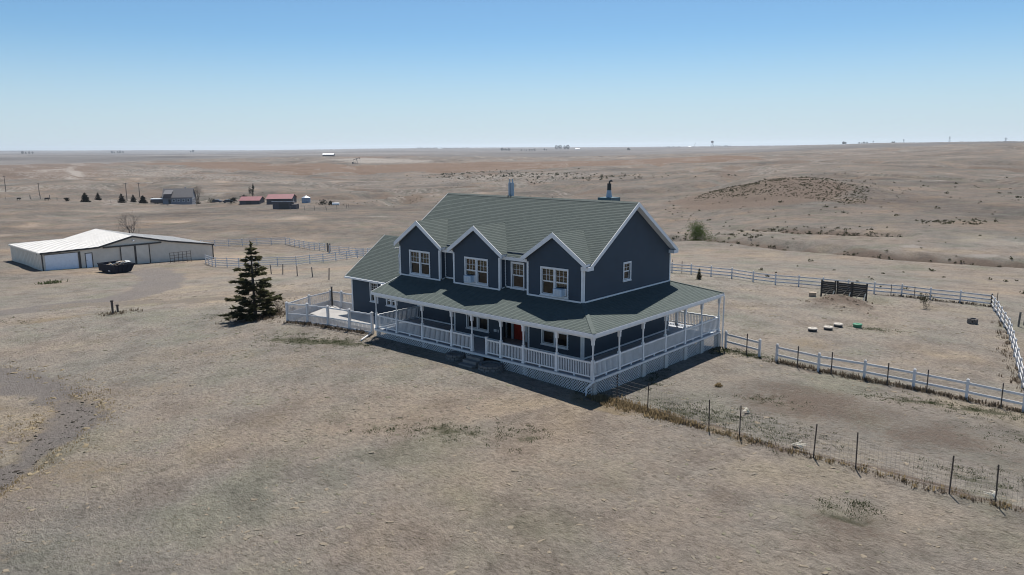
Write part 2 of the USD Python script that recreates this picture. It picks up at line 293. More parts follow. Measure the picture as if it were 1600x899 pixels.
# ------------------------------------------------------------------ terrain: one sheet from the yard to the horizon
CTL = np.array([[-18.0,0.0,-0.55],[-10.7,0.0,-0.55],[-5.0,0.0,-0.65],[0.0,0.0,-0.85],[0.0,7.0,-0.95],[0.0,14.0,-1.05],[-17.0,13.0,-0.8],[-9.0,13.0,-0.95],[-25.0,4.0,-0.6],[-28.0,0.0,-0.75],[-28.0,6.0,-0.8],[-18.0,6.0,-0.6],[-5.0,6.0,-0.8],[6.4,0.0,-1.0],[12.7,0.0,-1.0],[17.5,0.0,-1.0],[24.0,0.0,-1.05],[2.9,13.2,-1.05],[9.0,12.0,-1.05],[13.0,11.8,-1.1],[20.0,11.5,-1.3],[0.0,-8.0,-0.85],[-8.0,-6.0,-0.6],[-8.0,25.0,-1.6],[-40.0,-60.0,-2.5],[60.0,-60.0,-1.5],[20.0,-60.0,-1.5],[80.0,20.0,-2.0],[50.0,0.0,-1.3],[-5.0,-24.7,-1.4],[1.4,-19.6,-1.15],[7.5,-14.6,-1.05],[13.3,-9.6,-1.0],[19.0,-4.4,-1.1],[-13.4,-22.5,-1.75],[-31.1,-18.0,-2.2],[-24.9,-14.7,-1.7],[-19.2,-11.7,-1.25],[-8.4,-16.9,-1.1],[-5.9,-8.7,-0.8],[-31.4,-0.8,-1.3],[-47.6,-5.4,-2.3],[-66.0,-9.2,-3.6],[-58.5,3.4,-3.6],[-104.5,6.2,-5.86],[-124.7,7.2,-5.9],[-105.0,18.4,-6.3],[-103.4,31.8,-6.97],[-68.2,13.9,-4.4],[-59.6,24.0,-4.0],[-44.3,15.3,-2.6],[-88.4,25.1,-6.0],[-90.9,37.5,-6.9],[-88.6,48.8,-7.2],[-121.1,55.9,-8.2],[-125.8,44.1,-7.8],[-108.4,73.2,-8.5],[-256,133,-11.4],[-195,82,-9.2],[-157,112,-8.8],[-248,55,-10.2],[-244,186,-12.2],[-453,109,-11.2],[-356,142,-14.0],[-481,97,-11.6],[-769,224,-9.0],[-1715,554,-9.4],[-2087,512,-9.4],[-18.7,46.6,-2.6],[-8.8,45.4,-2.6],[0.8,46.9,-2.5],[9.2,47.2,-2.5],[15.6,19.9,-1.9],[3.2,25.0,-1.7],[10.9,27.3,-1.8],[-50.4,102.9,-6.3],[-28.4,101.0,-5.6],[-4.0,101.6,-4.7],[-4.3,69.1,-4.0],[8.2,73.5,-4.0],[-23.3,65.3,-4.2],[-37.4,142.7,-4.8],[-45,188,-4.6],[-75,195,-4.4],[-99,252,-2.4],[-77,243,-1.5],[-56,259,-2.3],[-3.6,157.0,-4.6],[-17,251,-2.9],[-51,486,-0.7],[-99,823,5.5],[-145,585,0.9],[-315,1210,4.2],[-77,160,-7.5],[-127,253,-6.5],[-722,527,-14.2],[-930,683,-6.1],[-1801,1338,-3.8],[-4123,3082,1.5],[-7441,5574,16.0],[-221,266,-10.1],[-364,439,-10.2],[-525,636,-10.1],[-880,1068,-10.2],[-1914,2328,-5.0],[-3852,4689,3.4],[-6437,7839,18.8],[-416,803,-3.8],[-1197,2289,0.0],[-3882,7396,14.5],[-289,2151,17.0],[-725,2716,18.6],[-1551,4023,14.9],[-3526,885,-1.2],[-7075,1803,1.0],[-10626,2723,22.0],[-3051,1309,-6.0],[-6126,2650,-8.6],[-9203,3995,12.8],[-1462,615,-9.0],[-532,233,-11.5],[-443,258,-12.5],[-874,527,-11.4],[-198,177,-10.3],[16000,0,10.0],[13856,8000,10.0],[8000,13856,10.0],[0,16000,10.0],[-8000,13856,10.0],[-13856,8000,10.0],[-16000,0,10.0],[-13856,-8000,10.0],[-8000,-13856,10.0],[0,-16000,10.0],[8000,-13856,10.0],[13856,-8000,10.0],[300,0,-4.0],[1500,0,-8.0],[260,150,-4.0],[1299,750,-8.0],[-260,-150,-4.0],[-1299,-750,-8.0],[-150,-260,-4.0],[-750,-1299,-8.0],[0,-300,-4.0],[0,-1500,-8.0],[150,-260,-4.0],[750,-1299,-8.0],[260,-150,-4.0],[1299,-750,-8.0]], float)
def warp(P):
    P = np.asarray(P, float)[..., :2] - [-8, 5]; r = np.maximum(np.hypot(P[..., 0], P[..., 1]), 1e-6)
    return P * (np.arcsinh(r / 40) / r)[..., None]
RBF = RBFInterpolator(warp(CTL), CTL[:, 2], kernel='thin_plate_spline', smoothing=1e-4)
def seg_dist(P, pts, closed=False):
    """distance of the points to a line of points, and for a closed one whether they are inside"""
    pts = np.asarray(pts, float); best = np.full(len(P), 1e9)
    nxt = np.roll(pts, -1, 0) if closed else pts[1:]
    for a, b in zip(pts, nxt):
        d = b - a; t = np.clip(((P - a) @ d) / (d @ d), 0, 1)
        best = np.minimum(best, np.hypot(*(P - a - t[:, None] * d).T))
    return best
def patch(P, pts, soft):
    sd = seg_dist(P, pts, True); inside = contains_xy(Polygon(pts).buffer(0), P[:, 0], P[:, 1])
    return np.clip(.5 + np.where(inside, sd, -sd) / (2 * soft), 0, 1)
def track(P, pts, half, soft):
    return np.clip(.5 + (half - seg_dist(P, pts)) / (2 * soft), 0, 1)
def spot(P, x, y, rx, ry=None, rot=0.):
    d = P - [x, y]; c, s_ = math.cos(rot), math.sin(rot)
    e = np.hypot((d[:, 0] * c + d[:, 1] * s_) / rx, (-d[:, 0] * s_ + d[:, 1] * c) / (ry or rx))
    return np.clip(1.15 - e, 0, 1)
CREEK = [(-78, 113), (-57, 107), (-48, 106), (-36, 102), (-22, 97), (-11, 94), (4, 93), (30, 96)]
CREEK2 = [(-52, 128), (-40, 124), (-30, 122), (-20, 123)]
BANK = [(-237, 176), (-262, 205), (-280, 226), (-276, 240)]
def creases(P):
    """shallow dry drainage lines worn into the open plain"""
    n = fbm(np.c_[P / 120, np.zeros(len(P))], 4, 41); r = np.hypot(P[:, 0] + 8, P[:, 1] - 5)
    return np.clip(1 - np.abs(2 * n - 1) * 7, 0, 1) * np.clip((r - 190) / 180, 0, 1), n
def ground(P):
    P = np.atleast_2d(np.asarray(P, float))[:, :2]
    r = np.hypot(P[:, 0] + 8, P[:, 1] - 5)
    z = RBF(warp(P))
    q = lambda s, o, seed: fbm(np.c_[P / s, np.zeros(len(P))], o, seed) - .5
    near, far, vfar = np.clip((r - 18) / 20, 0, 1), np.clip((r - 60) / 120, 0, 1), np.clip((r - 250) / 500, 0, 1)
    z = z + .10 * q(1.1, 3, 1) * np.clip((r - 8) / 10, .3, 1) + near * .22 * q(6, 3, 2) + far * 1.9 * q(30, 5, 3) + vfar * 7 * q(150, 5, 4) + np.clip((r - 2500) / 3000, 0, 1) * 14 * q(900, 3, 5)
    z = z - 4.5 * creases(P)[0]
    d = np.hypot((P[:, 0] + 83) / 34, (P[:, 1] - 224) / 30); z = z + 4.0 * np.clip(1.05 - d, 0, 1) ** .8 + np.clip(1.2 - d, 0, 1) * 1.6 * q(7, 3, 12)
    for line, w, dep in ((CREEK, 4.2, 2.4), (CREEK2, 3.4, 1.5), (BANK, 9, 4.2)):
        d = seg_dist(P, line) + 3. * w * q(9, 3, 6) * .5
        z = z - dep * np.clip(1.3 - np.maximum(d, 0) / w, 0, 1) ** 1.0
    d = np.hypot((P[:, 0] + .5) / 3.0, (P[:, 1] - 37.4) / 3.4)
    z = z + .95 * np.clip(1 - d, 0, 1) ** .8 + .35 * np.clip(1 - d, 0, 1) * q(.7, 3, 8)
    gully = patch(P, GULLY, 1.2)
    return z - .22 * gully + .18 * gully * q(.8, 3, 9)
GULLY = [(-24.1, -16.7), (-22.0, -15.7), (-18.9, -16.9), (-16.3, -19.2), (-14.6, -21.0), (-12.2, -23.4), (-11.5, -25.5), (-14.8, -24.5), (-16.2, -22.2), (-18.3, -20.4), (-20.4, -19.0), (-22.6, -17.7)]
GULLY_UP = [(-40, -18.6), (-34.9, -16.6), (-31.1, -15.6), (-25.2, -15.3), (-23.0, -16.2), (-24.8, -17.9), (-30.3, -18.6), (-36.3, -20.)]
DRIVE = [(-59.2, -22), (-60.0, -10.5), (-61.0, -5), (-62.5, 1.7), (-67.8, 6.7), (-75.3, 11.2), (-83.4, 14.6), (-92, 16)]
DRIVE2 = [(-60.3, -5.0), (-56.5, -.3), (-51.8, 2.9), (-48.0, 6.0), (-44.0, 9.3), (-40.8, 12.0), (-34, 14.5), (-27, 13.5)]
FIELD = [(-1344, 509), (-949, 458), (-715, 427), (-684, 498), (-644, 540), (-528, 545), (-468, 620), (-397, 632), (-364, 704), (-368, 838), (-543, 1087), (-668, 1061), (-846, 941), (-799, 673), (-823, 603), (-1150, 639)]
FIELD2 = [(-1202, 888), (-1563, 1471), (-1130, 1793), (-1446, 2292), (-2088, 1968), (-1920, 1243)]
PALE = [(-1076, 689), (-1023, 754), (-891, 834), (-817, 688), (-849, 623)]
PLOW = [(-1894, 462), (-1495, 557), (-900, 300), (-743, 240), (-709, 209), (-773, 140), (-1500, 120)]
ROAD1 = [(-1820, 532), (-1382, 417), (-983, 298), (-741, 223), (-650, 190)]
ROAD2 = [(-1693, 558), (-1219, 386), (-865, 265), (-739, 224)]
FENCE_LINE = [(0.3, .3), (24, 0.)]
def masks(P):
    n = len(P); a, b = np.zeros((n, 3)), np.zeros((n, 3)); r = np.hypot(P[:, 0], P[:, 1])
    wob = lambda Q, sc, am: Q + am * np.stack([fbm(np.c_[Q / sc, np.zeros(len(Q))], 4, 51) - .5, fbm(np.c_[Q / sc, np.zeros(len(Q))], 4, 52) - .5], 1)
    m = r < 140; Q = wob(P[m], 2.2, 3.2); A, B = np.zeros((len(Q), 3)), np.zeros((len(Q), 3))
    mx = lambda arr, k, v, w=1.: np.maximum(arr[:, k], w * v, out=arr[:, k])
    mx(A, 0, track(Q, DRIVE, 2.6, 1.1)); mx(A, 0, track(Q, DRIVE2, 1.9, 1.0), 1.0); mx(A, 0, patch(Q, GULLY, .5)); mx(A, 0, patch(Q, GULLY_UP, .6), .9)
    mx(A, 0, spot(Q, -94, 18, 9, 7), .6)
    mx(A, 1, spot(Q, -19.6, -2.6, 4.2, .95, .45), 1.); mx(A, 1, spot(Q, -22.5, -4.0, 2.5, .9, .4), .7)
    for x, y, rx, ry, w in ((-4.8, -10, 1.6, .8, .55), (-2.2, -8, 1.8, .7, .8), (0, -6.3, 1.6, .8, .6), (-14, -9.6, 2.2, .9, .5), (-7.6, -12.5, 4, 1.5, .3), (3, -12, 6, 3, .26), (-3, -16, 8, 3, .2), (1.2, 13.4, 1.2, .8, .8), (2.6, 13.4, .9, .8, .8),
                           (4.0, 1.2, 1.9, 1.4, .6), (6.4, 1.7, 2.6, 1.6, .55), (8.9, 1.2, 2.2, 1.3, .45), (14.8, 11.0, 3.4, .9, .75), (12.2, 10.3, 2.2, .8, .6), (17, 8, 2, 1.5, .5), (16.6, 2.2, 2.0, 1.0, .5), (13.4, -3.6, 1.0, .6, .7), (13.2, -2.2, 2.4, 1.3, .35), (6.5, 5.5, 1.2, .7, .5), (-36, -.5, 2.4, 1.2, .55), (-43, -1, 4, 1.5, .4), (-54, -12, 5, 2, .35), (-86, 23, 5, 3, .5), (4.6, 28.6, 2.0, .9, .65), (-.5, .2, 1.1, .8, .7)):
        mx(A, 1, spot(Q, x, y, rx, ry, .35), w)
    mx(A, 2, spot(Q, 8.6, 6.4, 9, 4.6, -.1), .62); mx(A, 2, spot(Q, 14.5, 5.8, 6, 4, 0), .6); mx(A, 2, spot(Q, 5.9, -7.4, 3.4, 2.2, .6), .42); mx(A, 2, spot(Q, 13.8, -4.2, 3.0, 2.1, .5), .52)
    mx(A, 2, spot(Q, -.5, 37, 4, 3.4), .8); mx(A, 2, spot(Q, -16, -11, 6, 3, .5), .22); mx(A, 2, spot(Q, 3, 36, 12, 8), .28); mx(A, 2, track(Q, [(1, 13.2), (16.5, 12.9), (24, 13.4)], .35, .35), .6); mx(A, 2, track(Q, FENCE_LINE, .3, .35), .85)
    A[:, 2] = np.maximum(A[:, 2], np.maximum(np.clip(1.3 - seg_dist(Q, CREEK) / 5, 0, 1), .9 * np.clip(1.3 - seg_dist(Q, CREEK2) / 4, 0, 1)))
    mx(B, 2, track(Q, GULLY + GULLY[:1], .2, 1.1), .8); mx(B, 2, spot(Q, -26, -20, 4, 2, .5), .6); mx(B, 2, spot(Q, -12, -20, 7, 2.2, .73), .5); mx(B, 2, spot(Q, -20, -13, 9, 2.0, .6), .42); mx(B, 2, spot(Q, -7, -24, 6, 3, .7), .4); mx(B, 2, spot(Q, .8, -.6, 2.6, 1.0), .85); mx(B, 2, track(Q, DRIVE2, 3.2, 1.5), .45); mx(B, 2, track(Q, [(-8.5, -1.5), (-12, -4.5), (-18, -7), (-27, -8.5)], .8, 1.0), .5); mx(B, 2, track(Q, [(-7, -4), (-4, -12), (-9, -22)], .5, .9), .35); mx(B, 2, spot(Q, -50, -9, 8, 2.2, .9), .6); mx(B, 2, spot(Q, 4, 20, 4, 5), .5); mx(B, 2, spot(Q, -31, 0, 3, 2.2), .5); mx(B, 2, track(Q, [(1.2, .2), (8, -.2)], .5, .4), .6)
    mx(B, 1, spot(Q, -11.5, 105.5, 3.4, 2.0, .8), 1.); mx(B, 1, spot(Q, -.5, 100, 3.8, 2.6, .8), 1.); mx(B, 1, spot(Q, 7.5, 40, 5, 5), .55); mx(B, 1, spot(Q, -12, 42, 14, 4), .5); mx(B, 1, spot(Q, -100, 46, 16, 6), .35)
    a[m], b[m] = A, B
    m = r >= 140; Q = wob(P[m], 70, 55); A, B = np.zeros((len(Q), 3)), np.zeros((len(Q), 3))
    mx(B, 0, patch(Q, FIELD, 14), 1.); mx(B, 0, patch(Q, FIELD2, 30), .95); mx(B, 1, patch(Q, PALE, 20), .6); mx(A, 2, patch(Q, PLOW, 25), .95); mx(B, 1, track(P[m], ROAD1, 3, 2.5), .9); mx(B, 1, track(P[m], ROAD2, 3, 2.5), .9)
    mx(B, 1, patch(Q, PLOW, 25) * np.clip(np.sin((Q[:, 0] * .25 + Q[:, 1] * .6 + 40 * noise(np.c_[Q / 60, np.zeros(len(Q))], 4)) / 5.5) * 2 - 1.0, 0, 1), .55)
    mx(A, 2, np.clip(spot(Q, -82, 222, 38, 34, .5) * 3, 0, 1), 1.0); mx(A, 1, spot(Q, -82, 222, 36, 32, .5), .62); mx(A, 2, np.clip(1.2 - seg_dist(Q, BANK) / 14, 0, 1), .8); mx(A, 1, np.clip(1.2 - seg_dist(Q, BANK) / 22, 0, 1), .45)
    mx(A, 1, track(Q, [(-2600, 400), (-1900, 560), (-1500, 640)], 10, 10), .3)
    cr, cn = creases(Q); mx(A, 2, cr, .75); mx(A, 1, cr * (noise(np.c_[Q / 40, np.zeros(len(Q))], 3) > .45), .45); mx(B, 1, np.clip((np.abs(cn - .57) < .035) * 1., 0, 1) * np.clip((np.hypot(Q[:, 0], Q[:, 1]) - 200) / 150, 0, 1), .42)
    far = np.hypot(Q[:, 0], Q[:, 1]); strip = fbm(np.c_[Q / [700, 420], np.zeros(len(Q))], 3, 11)
    mx(B, 1, np.clip((strip - .56) * 8, 0, 1) * np.clip((far - 250) / 300, 0, 1), .45); mx(A, 2, np.clip((.44 - strip) * 8, 0, 1) * np.clip((far - 250) / 300, 0, 1), .4)
    a[m], b[m] = A, B
    return a, b
GZ = lambda x, y: float(ground([(x, y)])[0])
def make_ground():
    rr = np.concatenate([np.arange(.4, 62, .36), 62 * 1.0125 ** np.arange(1, 449)]); na = 680
    an = np.arange(na) * 2 * math.pi / na
    P = np.vstack([[[0, 0]], np.stack([rr[:, None] * np.cos(an), rr[:, None] * np.sin(an)], -1).reshape(-1, 2)]) + [-4, 2]
    z = ground(P); nr = len(rr)
    i, j = np.meshgrid(np.arange(nr - 1), np.arange(na), indexing='ij'); k = (j + 1) % na
    A_, B_, C_, D_ = 1 + i * na + j, 1 + (i + 1) * na + j, 1 + (i + 1) * na + k, 1 + i * na + k
    f = np.vstack([np.stack([A_, B_, C_], -1).reshape(-1, 3), np.stack([A_, C_, D_], -1).reshape(-1, 3), np.c_[np.zeros(na, int), 1 + np.arange(na), 1 + (np.arange(na) + 1) % na]])
    p = obj('ground', (np.c_[P, z], f), 'dry_ground', smooth=True, kind='structure', label='dry prairie ground of short grass rolling to the horizon')
    a, b = masks(P); api = UsdGeom.PrimvarsAPI(p)
    r = np.hypot(P[:, 0] + 8, P[:, 1] - 5); c = np.zeros_like(a); c[:, 0] = np.clip((r - 45) / 130, 0, 1); c[:, 1] = np.clip((r - 1750 - 900 * (fbm(np.c_[P / 500, np.zeros(len(P))], 3, 17) - .5)) / 60, 0, 1) * .9
    for nm, val in (('mask_a', a), ('mask_b', b), ('mask_c', c)):
        api.CreatePrimvar(nm, Sdf.ValueTypeNames.Color3fArray, 'vertex').Set(Vt.Vec3fArray.FromNumpy(val.astype(np.float32)))
make_ground()

# ------------------------------------------------------------------ the farmhouse
PW = 2.66                       # porch depth, also how far the walls stand in from the eave
XL, XR, YB, YBK, YREC, YLEFT = -18.03, -2.66, 2.66, 11.89, 3.10, 3.84
ZT, ZE, ZR, YR, HW = 3.244, 5.30, 8.48, 7.49, 4.66
SL = (ZR - ZE) / HW
PORCH_L, PORCH_B = -17.85, 14.10
house = thing('farmhouse', 'two storey slate blue farmhouse with white trim, three front gables and wraparound porch', 'house')
FRONT = lambda y: (V(0, y, 0), V(1, 0, 0), V(0, 0, 1), V(0, -1, 0))
RIGHT = lambda x: (V(x, 0, 0), V(0, 1, 0), V(0, 0, 1), V(1, 0, 0))
LEFTW = lambda x: (V(x, 0, 0), V(0, 1, 0), V(0, 0, 1), V(-1, 0, 0))
BACK = lambda y: (V(0, y, 0), V(1, 0, 0), V(0, 0, 1), V(0, 1, 0))
def wall(poly, plane, thick=.14, holes=(), parent=house, name='wall'):
    o, ex, ey, n = plane; body = MB()
    poly = Polygon(poly)
    for h in holes: poly = poly.difference(sbox(*h))
    for g in getattr(poly, 'geoms', [poly]):
        v, t = tri2(g); q = o + v[:, :1] * ex + v[:, 1:2] * ey
        body.add(q - n * .004, t); body.add(q - n * thick, t[:, ::-1])
        for ring in (g.exterior, *g.interiors):
            c = np.array(ring.coords)
            for a, b in zip(c[:-1], c[1:]):
                A, B = o + a[0] * ex + a[1] * ey, o + b[0] * ex + b[1] * ey
                body.quad(A - n * .004, B - n * .004, B - n * thick, A - n * thick)
    w = obj(name, body, 'slate_siding', parent)
    obj('siding', courses(poly, o, ex, ey, n, .17, .024), 'slate_siding', w, kind='stuff')
    return w
def trim(parent, plane, strips, name='trim', mat='white_paint', out=.035, inn=.0):
    """white boards on a wall: each strip is (u0, w0, u1, w1, width) along a line in the wall's plane"""
    o, ex, ey, n = plane
    for u0, w0, u1, w1, wd in strips:
        a, b = o + u0 * ex + w0 * ey, o + u1 * ex + w1 * ey
        m = MB(); d = nrm(b - a); side = np.cross(n, d)
        c = [a - side * wd / 2, b - side * wd / 2, b + side * wd / 2, a + side * wd / 2]
        m.prism([q + n * inn for q in c], n * out); obj(name, m, mat, parent)
def window(plane, r, cols=2, curtain=(True, True), grid=(3, 2), parent=house, label=None, lower=False, trimw=.085, sill=True, frame='white_paint'):
    o, ex, ey, n = plane; u0, w0, u1, w1 = r
    P = lambda u, w, d: o + u * ex + w * ey + n * d
    def bar(m, a0, b0, a1, b1, d0, d1):
        m.prism([P(a0, b0, d0), P(a1, b0, d0), P(a1, b1, d0), P(a0, b1, d0)], n * (d1 - d0))
    fr = MB(); t = trimw
    for q in ((u0 - t, w1, u1 + t, w1 + t * 1.15), (u0 - t, w0 - t, u1 + t, w0), (u0 - t, w0, u0, w1), (u1, w0, u1 + t, w1)): bar(fr, *q, -.02, .045)
    wid = (u1 - u0) / cols
    for k in range(1, cols): bar(fr, u0 + k * wid - .055, w0, u0 + k * wid + .055, w1, -.05, .035)
    win = obj('window', fr, frame, parent, label=label)
    if sill: sm = MB(); bar(sm, u0 - t - .03, w0 - t - .03, u1 + t + .03, w0 - t + .015, -.01, .085); obj('sill', sm, frame, win)
    mid = w0 + (w1 - w0) * .5
    for k in range(cols):
        a, b = u0 + k * wid + (.055 if k else 0), u0 + (k + 1) * wid - (.055 if k < cols - 1 else 0)
        sash = MB(); s = .042
        for lo, hi, d in ((mid, w1, -.045), (w0, mid, -.075)):
            for q in ((a, hi - s, b, hi), (a, lo, b, lo + s), (a, lo + s, a + s, hi - s), (b - s, lo + s, b, hi - s)): bar(sash, *q, d, d + .028)
        obj('sash', sash, frame, win)
        gl = MB(); gl.quad(P(a + s, mid + s, -.03), P(b - s, mid + s, -.03), P(b - s, w1 - s, -.03), P(a + s, w1 - s, -.03)); obj('pane', gl, 'window_glass', win)
        gl = MB(); gl.quad(P(a + s, w0 + s, -.06), P(b - s, w0 + s, -.06), P(b - s, mid - s, -.06), P(a + s, mid - s, -.06)); obj('pane', gl, 'window_glass', win)
        if grid:
            mu = MB(); gx, gy = grid
            for i in range(1, gx): x = a + s + (b - a - 2 * s) * i / gx; bar(mu, x - .011, mid + s, x + .011, w1 - s, -.026, -.018)
            for i in range(1, gy): y = mid + s + (w1 - mid - 2 * s) * i / gy; bar(mu, a + s, y - .011, b - s, y + .011, -.0265, -.0175)
            obj('muntin', mu, frame, win)
        c = curtain[k % len(curtain)]
        if c:
            lo = w0 if c == 'full' else mid + .02
            m = MB(); nn = 14; xs = np.linspace(a - .02, b + .02, nn); dz = -.16 - .02 * np.sin(np.arange(nn) * 2.1)
            for i in range(nn - 1):
                m.quad(P(xs[i], lo, dz[i]), P(xs[i + 1], lo, dz[i + 1]), P(xs[i + 1], w1, dz[i + 1]), P(xs[i], w1, dz[i]), np.array([(xs[i], lo), (xs[i + 1], lo), (xs[i + 1], w1), (xs[i], w1)]))
            obj('curtain', m, 'plaid_curtain', win)
    return win
def roof(name, poly3, thick=.16, up=(0, 0, 1), parent=house, expo=.145, under='white_paint'):
    """poly3: corners of a roof plane, the first two along the eave"""
    p = np.asarray(poly3, float); body = MB().prism(p - [0, 0, .012], (0, 0, -thick))
    r = obj(name, body, under, parent)
    ex = nrm(p[1] - p[0]); nn = np.zeros(3); o = p[0]
    for i in range(len(p)): nn += np.cross(p[i] - o, p[(i + 1) % len(p)] - o)
    nn = nrm(nn); nn = nn if nn[2] > 0 else -nn
    ey = np.cross(nn, ex); ey = ey if ey[2] > 0 else -ey
    # shingles overhang the eave and the rakes by a few centimetres
    poly = Polygon(np.c_[(p - o) @ ex, (p - o) @ ey])
    obj('shingles', courses(poly, o, ex, ey, nn, expo, .011, base=-.02), 'shingle_green', r, kind='stuff')
    return r
# --- second storey walls
bays = [(-18.03, -14.04), (-12.80, -8.80), (-6.67, -2.66)]
W2 = [[(-16.93, 3.47, -15.07, 4.93)], [(-11.70, 3.47, -9.86, 4.93)], [(-5.57, 3.47, -3.74, 4.93)]]
HB = 1.995
ZPK = ZE + .13 + SL * (HB + .30)          # ridge of the front gables
for (a, b), h in zip(bays, W2):
    c = (a + b) / 2; zt = ZPK - .17
    wall([(a, ZT - .35), (b, ZT - .35), (b, zt - SL * HB), (c, zt), (a, zt - SL * HB)], FRONT(YB), holes=h)
for (a, b) in ((-14.04, -12.80), (-8.80, -6.67)):
    wall([(a, ZT - .35), (b, ZT - .35), (b, ZE + .25), (a, ZE + .25)], FRONT(YREC), holes=[(-8.22, 3.47, -7.33, 4.90)] if a > -9 else [])
for x, pl in ((-14.04, RIGHT), (-12.80, LEFTW), (-8.80, RIGHT), (-6.67, LEFTW)):
    wall([(YB + .01, ZT - .35), (YREC, ZT - .35), (YREC, ZE + .1), (YB + .01, ZE + .1)], pl(x), thick=.05)
zt = ZR - .17
gable = [(YB, -.02), (YBK, -.02), (YBK, zt - SL * (YBK - YR)), (YR, zt), (YB, zt - SL * (YR - YB))]
wall(gable, RIGHT(XR), holes=[(6.60, 4.02, 7.26, 4.96)])
wall([(YB, ZT - 1), (YBK, ZT - 1), (YBK, zt - SL * (YBK - YR)), (YR, zt), (YB, zt - SL * (YR - YB))], LEFTW(XL))
wall([(XL, -.02), (XR, -.02), (XR, 5.25), (XL, 5.25)], BACK(YBK))
obj('upper_floor', MB().box((XL + .15, YB + .15, 2.75), (XR - .15, YBK - .15, 2.95)), 'interior_dark', house)
obj('ground_floor', MB().box((XL + .15, YLEFT + .15, -.25), (XR - .15, YBK - .15, -.02)), 'interior_dark', house)
# --- ground floor walls
G1, G2 = (-11.64, .57, -9.86, 2.05), (-5.51, .57, -3.73, 2.05)
wall([(-12.83, -.02), (-8.70, -.02), (-8.70, 2.95), (-12.83, 2.95)], FRONT(YB), holes=[G1])
wall([(-6.62, -.02), (XR, -.02), (XR, 2.95), (-6.62, 2.95)], FRONT(YB), holes=[G2])
wall([(YB + .01, -.02), (YLEFT, -.02), (YLEFT, 2.95), (YB + .01, 2.95)], LEFTW(-12.83), thick=.05)
wall([(YB + .15, -.02), (3.84, -.02), (3.84, 2.95), (YB + .15, 2.95)], RIGHT(-9.75), thick=.05)
wall([(YB + .01, -.02), (3.84, -.02), (3.84, 2.95), (YB + .01, 2.95)], LEFTW(-6.62), thick=.05)
wall([(-9.75, -.02), (-6.62, -.02), (-6.62, 2.95), (-9.75, 2.95)], FRONT(3.84), holes=[(-8.80, .02, -7.88, 2.1), (-9.32, .1, -9.02, 2.1), (-7.66, .1, -7.36, 2.1)])
TALL, SMALL = (-22.90, .62, -22.12, 1.95), (-21.05, .55, -20.15, 1.16)
# --- the garage wing
GX0, GY1, GZE, GZR, GYR = -25.2, 10.96, 2.25, 4.98, 7.40
GSL = (GZR - GZE) / (GYR - 3.5)
wall([(GX0, -1.0), (-12.83, -1.0), (-12.83, 2.6), (-18.03, 2.6), (-18.03, 2.3), (GX0, 2.3)], FRONT(YLEFT), holes=[TALL, SMALL])
gz_ = GZR - .17
wall([(YLEFT, -1.2), (GY1, -1.2), (GY1, gz_ - GSL * (GY1 - GYR)), (GYR, gz_), (YLEFT, gz_ - GSL * (GYR - YLEFT))], LEFTW(GX0))
wall([(GX0, -1.2), (XL, -1.2), (XL, 2.3), (GX0, 2.3)], BACK(GY1))
# --- windows
for (h,), cur, lb in zip(W2, ((True, True), ('full', True), (True, 'full')), ('twin sash window of the left front gable', 'twin sash window of the middle front gable', 'twin sash window of the right front gable')):
    window(FRONT(YB), h, 2, cur, (3, 2), label=lb)
window(FRONT(YREC), (-8.22, 3.47, -7.33, 4.90), 1, (True,), (3, 2), label='narrow sash window between two gables')
window(RIGHT(XR), (6.60, 4.02, 7.26, 4.96), 1, (None,), (2, 2), label='small sash window high in the end wall')
for g in (G1, G2): window(FRONT(YB), g, 2, (None, None), (3, 2), label='wide sash window under the porch roof')
window(FRONT(YLEFT), TALL, 1, (None,), (3, 3), label='tall window beside the garage end of the porch')
window(FRONT(YLEFT), SMALL, 2, (None,), (2, 1), label='small square window', trimw=.08)
# --- entrance
dm = MB(); dm.box((-8.78, 3.87, .02), (-7.90, 3.92, 2.08)); dr = obj('door', dm, 'red_door', house, label='red front door')
pm = MB()
for u in (-8.68, -8.31):
    for lo, hi in ((.2, .75), (.85, 1.4), (1.5, 1.95)): pm.box((u, 3.845, lo), (u + .31, 3.876, hi))
obj('door_panel', pm, 'red_door', dr); obj('handle', MB().tube([(-8.0, 3.87, 1.0), (-8.0, 3.80, 1.0)], .03), 'galvanised', dr)
trim(house, FRONT(3.84), [(-8.90, 0, -8.90, 2.10, .18), (-7.78, 0, -7.78, 2.10, .18), (-9.45, 2.17, -7.25, 2.17, .13), (-9.40, 0, -9.40, 2.10, .12), (-7.30, 0, -7.30, 2.10, .10)], 'door_trim')
for u0, u1 in ((-9.32, -9.02), (-7.66, -7.36)):
    obj('sidelight', MB().quad((u0, 3.89, .1), (u1, 3.89, .1), (u1, 3.89, 2.1), (u0, 3.89, 2.1)), 'window_glass', house)
# --- corner boards, base boards
F2 = FRONT(YB)
for a, b in bays:
    trim(house, F2, [(a + .055, ZT - .02, a + .055, ZE - .1, .13), (b - .055, ZT - .02, b - .055, ZE - .1, .13)], 'corner_board')
    trim(house, F2, [(a, ZT + .02, b, ZT + .02, .12)], 'base_board', out=.045)
for x, pl in ((-14.04, RIGHT), (-8.80, RIGHT)):
    trim(house, pl(x), [(YB + .05, ZT, YB + .05, ZE - .1, .11)], 'corner_board', out=.03); trim(house, pl(x), [(YB, ZT + .05, YREC, ZT + .12, .11)], 'base_board', out=.03)
for a, b in ((-14.04, -12.80), (-8.80, -6.67)):
    trim(house, FRONT(YREC), [(a, ZT + .17, b, ZT + .17, .11)], 'base_board'); trim(house, FRONT(YREC), [(a + .05, ZT + .1, a + .05, ZE - .1, .07)], 'corner_board')
    trim(house, FRONT(YREC), [(a, ZE - .03, b, ZE - .03, .16)], 'frieze_board')
R_P = RIGHT(XR)
